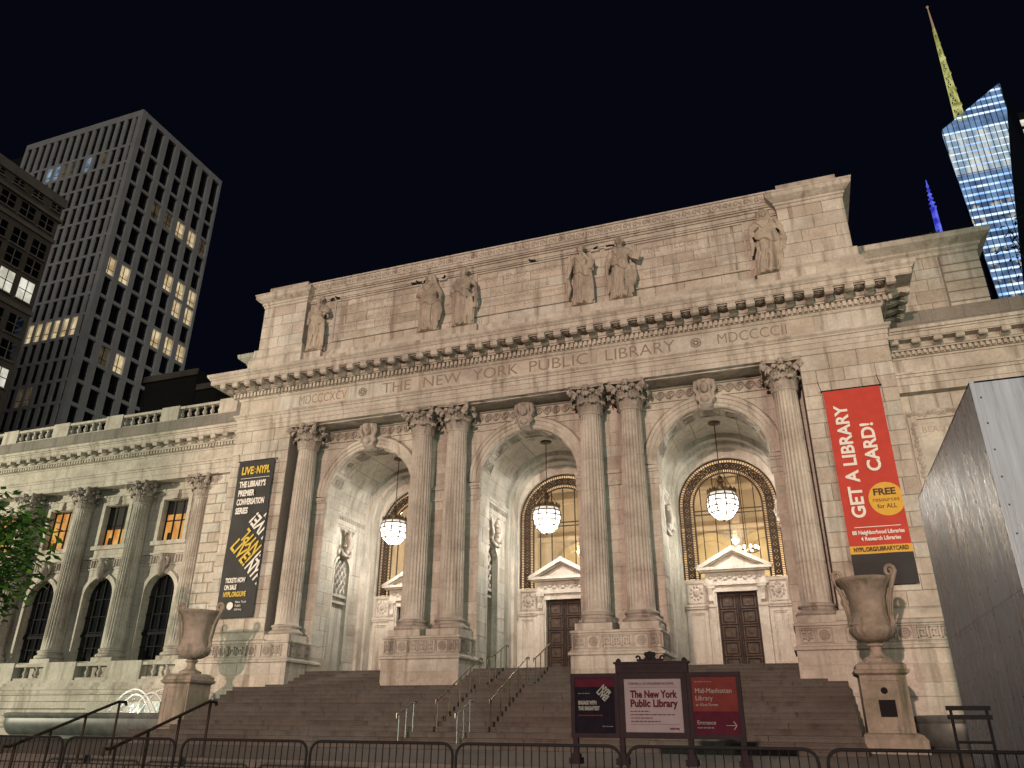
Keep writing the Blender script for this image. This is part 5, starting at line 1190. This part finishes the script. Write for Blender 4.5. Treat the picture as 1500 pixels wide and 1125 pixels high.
for i in range(11):
    for j in range(15): m.box(-.004, .002, .06+i*.638-.011, .06+i*.638+.011, .2+j*.39-.011, .2+j*.39+.011)
for i in range(7):
    for j in range(15): m.box(.10+i*.69-.011, .10+i*.69+.011, -.004, .002, .2+j*.39-.011, .2+j*.39+.011)
stuff(m.build('screws', 'black_iron', H))
t = thing('black_stand', 'small black metal stand with two top bars before the grey hoarding', 'stand', (12.33, -17.4, .28))
for x in (-.21, .21):
    m = MB(); m.tube([(x, 0, 0), (x, 0, 1.62)], .02, 6); m.build('leg', 'black_iron', t)
for z in (1.60, 1.49): MB().box(-.26, .26, -.03, .03, z-.028, z+.028).build('top_bar', 'black_iron', t)
MB().tube([(-.21, 0, 1.19), (.21, 0, 1.19)], .02, 6).build('cross_bar', 'black_iron', t)
# ================================================================== towers behind
def near(p, lst, tol):
    x, y, z = pix(p); return any(abs(x-a) < tol and abs(y-b) < tol for a, b in lst)
TW = thing('apartment_tower', 'pale gridded high-rise with scattered lit windows behind the left wing', 'building')
LIT = [(262,332),(279,345),(160,387),(182,402),(243,418),(260,429),(276,440),(147,437),(253,453),(272,464),(133,489),(155,501),(227,488),(244,499),(261,512),(173,521),(169,540),(68,444),(82,441),(97,439),(125,432),(56,445),(52,496),(67,492),(81,490),(96,487),(111,484),(40,497)]
DIM = [(229,305),(247,318),(296,358),(169,451),(149,528),(239,520),(111,435),(28,576),(41,575),(105,246),(156,235),(93,209),(131,195),(145,192)]
BLU = [(68,253),(80,253),(131,237)]
XT, YT0, ZT = -106.09, 60.0, 120.5
MB().box(XT-40, XT-.9, YT0+.9, YT0+24.6, 0, ZT-2).build('core', 'dark_building', TW)
rows = [ZT-1.6]+[ZT-9.3-4.47*k for k in range(16)]                 # top edge of each window row
m = MB()
for c in range(8): y = YT0+c*24.9/7; m.box(XT-1.1, XT, max(YT0, y-.65), min(YT0+24.9, y+.65)+(.5 if c == 0 else 0), 20, ZT)
m.box(XT-1.0, XT-.02, YT0, YT0+24.9, ZT-1.4, ZT)
for r in rows[1:]: m.box(XT-.95, XT-.06, YT0+.3, YT0+24.6, r+.05, r+.75)
m.build('side_frame', 'tower_concrete', TW)
m = MB(); NB = 15; WB = 33.0/NB
for c in range(NB+1): x = XT-c*WB; m.box(x-.42, x-.012 if c == 0 else x+.42, YT0+.003, YT0+1.0, 20, ZT-.003)
m.box(XT-33, XT-.03, YT0-.02, YT0+1, ZT-1.6, ZT-.002)
for r in rows[1:]: m.box(XT-33, XT-.3, YT0+.06, YT0+.9, r+.05, r+.65)
m.build('front_frame', 'tower_concrete', TW)
def tower_window(a, b, c, d, side, hi, lo):
    if side: mid = (XT-.5, (a+b)/2, (hi+lo)/2); v = [(XT-.55, a, lo), (XT-.55, b, lo), (XT-.55, b, hi), (XT-.55, a, hi)]
    else: mid = ((a+b)/2, YT0+.6, (hi+lo)/2); v = [(a, YT0+.34, lo), (b, YT0+.34, lo), (b, YT0+.34, hi), (a, YT0+.34, hi)]
    x, y, z = pix(mid)
    if not (-30 < x < 1500 and y < 640): return
    mt = 'tower_lit_window' if near(mid, LIT, 9) else 'tower_dim_window' if near(mid, DIM, 9) else 'tower_blue_window' if near(mid, BLU, 7) else 'dark_glass'
    o = MB().add(v, [(0, 1, 2, 3)]).build('window', mt, TW)
    m = MB()
    if side: yc = (a+b)/2; m.box(XT-.54, XT-.45, yc-.06, yc+.06, lo, hi); m.box(XT-.54, XT-.46, a, b, lo+(hi-lo)*.33, lo+(hi-lo)*.33+.1)
    else: m.box(a, b, YT0+.24, YT0+.33, lo+(hi-lo)*.33, lo+(hi-lo)*.33+.1)
    m.build('window_frame', 'curtain_frame', o)
for ri, r in enumerate(rows[:-1]):
    lo = rows[ri+1]+.75
    for c in range(7): tower_window(YT0+c*24.9/7+.65, YT0+(c+1)*24.9/7-.65, 0, 0, True, r+.05, lo)
    for c in range(NB): tower_window(XT-(c+1)*WB+.42, XT-c*WB-.42, 0, 0, False, r+.05, lo-.1)
MB().box(XT-14, XT-5, YT0+9, YT0+24, ZT-2, ZT+5).build('plant_room', 'dark_building', TW)
# old brick building at the left edge
OB = thing('brick_office_block', 'dark brown masonry block with a few bright windows at the left edge', 'building')
XB = -92.14
MB().box(XB-30, XB-.5, 5, 40.3, 0, 78).build('wall', 'tower_brick', OB)
m = MB(); m.box(XB-30, XB-.3, 5, 40.6, 77.4, 79); m.box(XB-30, XB-.2, 5, 40.7, 74.6, 75.1); m.box(XB-30, XB-.3, 5, 40.5, 70.6, 71.2); m.box(XB-30, XB-.3, 5, 40.5, 57.5, 58.2); m.build('cornice', 'tower_stone_trim', OB)
wl = [(18,255),(48,275),(8,400),(36,420),(6,525),(2,560)]
for k, (z0, z1) in enumerate(((76.2, 77.2), (72, 74.2), (67, 69.6), (63.6, 66.2), (59.2, 62.6), (53.6, 56.6), (49.6, 52.4), (45.4, 48.2), (41, 44))):
    for c in range(8):
        y = 39.0-c*3.3+(0 if k != 0 else .8); wdt = 1.15 if k else .8
        mid = (XB-.4, y-.6, (z0+z1)/2); x, yy, z = pix(mid)
        if not (-20 < x < 140): continue
        mt = 'office_white_window' if near(mid, wl, 10) else 'dark_glass'
        o = MB().box(XB-.52, XB-.47, y-.6-wdt, y-.6+wdt, z0, z1).build('window', mt, OB)
        m = MB(); m.box(XB-.5, XB-.4, y-.66, y-.54, z0, z1); m.box(XB-.5, XB-.42, y-.6-wdt, y-.6+wdt, (z0+z1)/2-.06, (z0+z1)/2+.06); m.box(XB-.5, XB-.3, y-.8-wdt, y-.4+wdt, z0-.25, z0-.02)
        m.build('window_frame', 'tower_stone_trim', o)
DB = thing('dark_setback_building', 'dark stepped building between the pale tower and the library roof', 'building')
m = MB(); m.box(-112, -93.5, 76, 100, 0, 64.8); m.box(-93.6, -88.5, 76.5, 100, 0, 61.5); m.box(-88.6, -82, 77, 100, 0, 58.5); m.build('wall', 'dark_building', DB)
m = MB(); m.box(-112, -93.3, 75.7, 76, 63.6, 64.9); m.box(-93.4, -88.3, 76.2, 76.5, 60.4, 61.6); m.build('cornice', 'tower_brick', DB)
# glass skyscraper with a lit spire
GT = thing('glass_skyscraper', 'blue-lit faceted glass skyscraper with a yellow-lit spire beyond the right roofline', 'building')
def xl_(z): return 62.42+(60.59-62.42)*(z-97.27)/(141.49-97.27)
def xr_(z): return 75.93+(76.22-75.93)*(z-143.9)/9 if z > 143.9 else 73.02+(75.93-73.02)*(z-127)/(16.9) if z > 127 else 68.47+(73.02-68.47)*(z-96.75)/30.3
def ztop(x): return 141.49+(x-60.59)*(152.65-141.49)/(76.22-60.59)
zs_ = [60+2.15*k for k in range(44)]; kinds = []
for k, z in enumerate(zs_):
    if z > 152: break
    z1 = min(z+2.15, 152.6); zl_ = z
    def xa(zz): return xl_(min(zz, 141.49)) if zz <= 141.49 else 60.59+(zz-141.49)*(76.22-60.59)/(152.65-141.49)
    kd = 'glass_dark_band'
    if 125 < z < 138: kd = 'glass_white_band'
    elif z < 118 and k % 2 == 0: kd = 'glass_warm_band'
    elif 118 < z < 125: kd = 'glass_dark_band'
    fl = MB().add([(xa(z), 150, z), (xr_(z), 150, z), (xr_(z1), 150, z1), (xa(z1), 150, z1)], [(0, 1, 2, 3)]).build('glazing', kd, GT)
    zb = z+(.62 if kd != 'glass_white_band' else .35)
    MB().add([(xa(z)+.1, 149.8, z), (xr_(z)-.1, 149.8, z), (xr_(zb)-.1, 149.8, zb), (xa(zb)+.1, 149.8, zb)], [(0, 1, 2, 3)]).build('light_band', 'glass_blue_band' if (k % 7 != 3 and z > 100) or z < 118 else 'glass_dark_band', fl)
m = MB()
for k in range(13):
    x = 60.9+k*1.25; zz = min(ztop(x), 152.4); zb = 60
    for q in range(200):
        z = 60+q*.5
        if xl_(z) < x < xr_(z): zb = z; break
    m.box(x-.05, x+.05, 149.6, 149.9, zb, zz)
m.build('mullions', 'curtain_frame', GT)
body = [(60.3, 150.3, 60), (76, 150.3, 60), (76.2, 150.3, 150), (60.65, 150.3, 141.2), (60.3, 166, 60), (80, 166, 60), (80, 166, 150), (63, 162, 141)]
MB().add([(xl_(60), 150.2, 60), (xr_(60), 150.2, 60), (xr_(127), 150.2, 127), (75.9, 150.2, 143.9), (76.2, 150.2, 152.4), (60.7, 150.2, 141.3), (xl_(60), 156, 60), (xr_(60)+6, 156, 60), (80, 156, 127), (80, 156, 143.9), (80, 156, 150), (62.5, 156, 141)], [(0, 1, 2, 3, 4, 5), (11, 10, 9, 8, 7, 6), (0, 5, 11, 6), (5, 4, 10, 11), (4, 3, 9, 10), (3, 2, 8, 9), (2, 1, 7, 8), (1, 0, 6, 7)]).build('core', 'curtain_frame', GT)
sp = bpy.data.objects.new('spire', None); C.objects.link(sp); sp.parent = GT; sp.location = (66.0, 151, 143.6)
m = MB(); Hs = 41; legs = []
for k in range(3):
    a = k*2.094+.5; legs.append([(1.25*(1-t/12*.72)*cos(a), 1.25*(1-t/12*.72)*sin(a), t*2.75) for t in range(13)]); m.tube(legs[-1], [.20-.009*t for t in range(13)], 6)
m.build('legs', 'spire_yellow', sp)
for t in range(12):
    m = MB()
    for k in range(3): m.tube([legs[k][t], legs[(k+1) % 3][t+1]], .075, 5); m.tube([legs[(k+1) % 3][t], legs[k][t+1]], .075, 5); m.tube([legs[k][t], legs[(k+1) % 3][t]], .075, 5)
    if t % 2 == 0: m.lathe([(1.35-.08*t, t*2.75-.18), (1.4-.08*t, t*2.75), (1.35-.08*t, t*2.75+.18)], 8)
    m.build('lattice', 'spire_yellow', sp)
MB().tube([(0, 0, 32.8), (0, 0, 41.2)], [.32, .12], 7).build('tip', 'spire_red', sp); MB().ball((0, 0, 41.4), .35, 8, 6).build('beacon', 'spire_red', sp)
BS_ = thing('blue_spire', 'small blue-lit lattice spire rising over the right roofline', 'spire', (79.0, 250, 0))
MB().tube([(0, 0, 120), (0, 0, 184)], [1.6, 1.0], 8).build('shaft', 'spire_blue', BS_); m = MB()
for k in range(6): m.lathe([(.3, 184+k*2), (1.3-.15*k, 184.5+k*2), (.3, 185.4+k*2)], 8)
m.build('rings', 'spire_blue', BS_); MB().tube([(0, 0, 184), (0, 0, 197.5)], [.6, .15], 6).build('mast', 'spire_blue', BS_)
DT = thing('dark_office_tower', 'dark tower with a column of white windows at the right edge', 'building')
MB().box(81.3, 105, 168, 190, 0, 156).build('wall', 'dark_building', DT)
for k in range(5): MB().box(82.0, 86.0-.3*(k % 2), 167.8, 168, 138.6+k*3.2, 140.6+k*3.2).build('window', 'office_white_window' if k in (1, 2, 4) else 'tower_lit_window', DT)
# ================================================================== trees
def tree(name, lab, base, h, crown, rad, n, mat, seed, leaf=.16, sprays=60, bend=None):
    rnd = random.Random(seed); t = thing(name, lab, 'tree' if 'tree' in name else 'shrub', base)
    m = MB(); c = Vector(crown); top = Vector((c.x*.6, c.y*.6, c.z*.9))
    m.tube([(0, 0, 0), (top.x*.2, top.y*.2, h*.35), (top.x*.6, top.y*.6, h*.6), top], [.22*h/9, .17*h/9, .13*h/9, .05*h/9], 8)
    tips = []
    for k in range(sprays):
        while True:
            p = Vector((rnd.uniform(-1, 1), rnd.uniform(-1, 1), rnd.uniform(-1, 1)))
            if .3 < p.length < 1: break
        e = c+Vector((p.x*rad[0], p.y*rad[1], p.z*rad[2])); s = Vector((top.x*.5, top.y*.5, h*rnd.uniform(.4, .75)))
        mid = s.lerp(e, .55)+Vector((0, 0, .3)); m.tube([s, mid, e], [.045*h/9, .028*h/9, .01], 5); tips.append((mid, e))
    m.build('trunk', 'tree_bark', t, smooth=True)
    v = []; f = []
    for mid, e in tips:
        for q in range(n//sprays):
            s = rnd.random()**.7; p = mid.lerp(e, s)+Vector((rnd.gauss(0, .33), rnd.gauss(0, .33), rnd.gauss(-.08, .22)))*(rad[0]/3.2)
            a = rnd.uniform(0, 6.28); u = Vector((cos(a), sin(a), rnd.uniform(-.7, .1))).normalized(); w_ = u.cross(Vector((rnd.uniform(-.5, .5), rnd.uniform(-.5, .5), 1))).normalized()
            L = leaf*rnd.uniform(.7, 1.4); o = len(v)
            v += [p, p+u*L*.5+w_*L*.22, p+u*L, p+u*L*.5-w_*L*.22]; f.append((o, o+1, o+2, o+3))
    me = bpy.data.meshes.new('crown'); me.from_pydata([tuple(x) for x in v], [], f); me.update()
    stuff(obj('crown', me, mat, t)); return t
tree('street_tree', 'green leafy street tree reaching in from the left edge', (-20.2, -10.2, 1.0), 9.5, (1.6, .4, 6.3), (3.9, 2.4, 2.9), 3600, 'leaf_green', 3, .40, 60)
tree('roof_shrub', 'small dark shrub on the roof edge below the blue spire', (19.6, 10.0, 23.6), 1.6, (.2, 0, 1.6), (1.0, .8, .8), 700, 'leaf_green', 5, .2, 24)
tree('park_tree', 'dark tree crown in front of the glass skyscraper at the right edge', (27.5, 13.0, 1), 27, (-.6, 0, 25.0), (3.2, 3, 5.2), 3000, 'leaf_dark', 9, .3, 70)
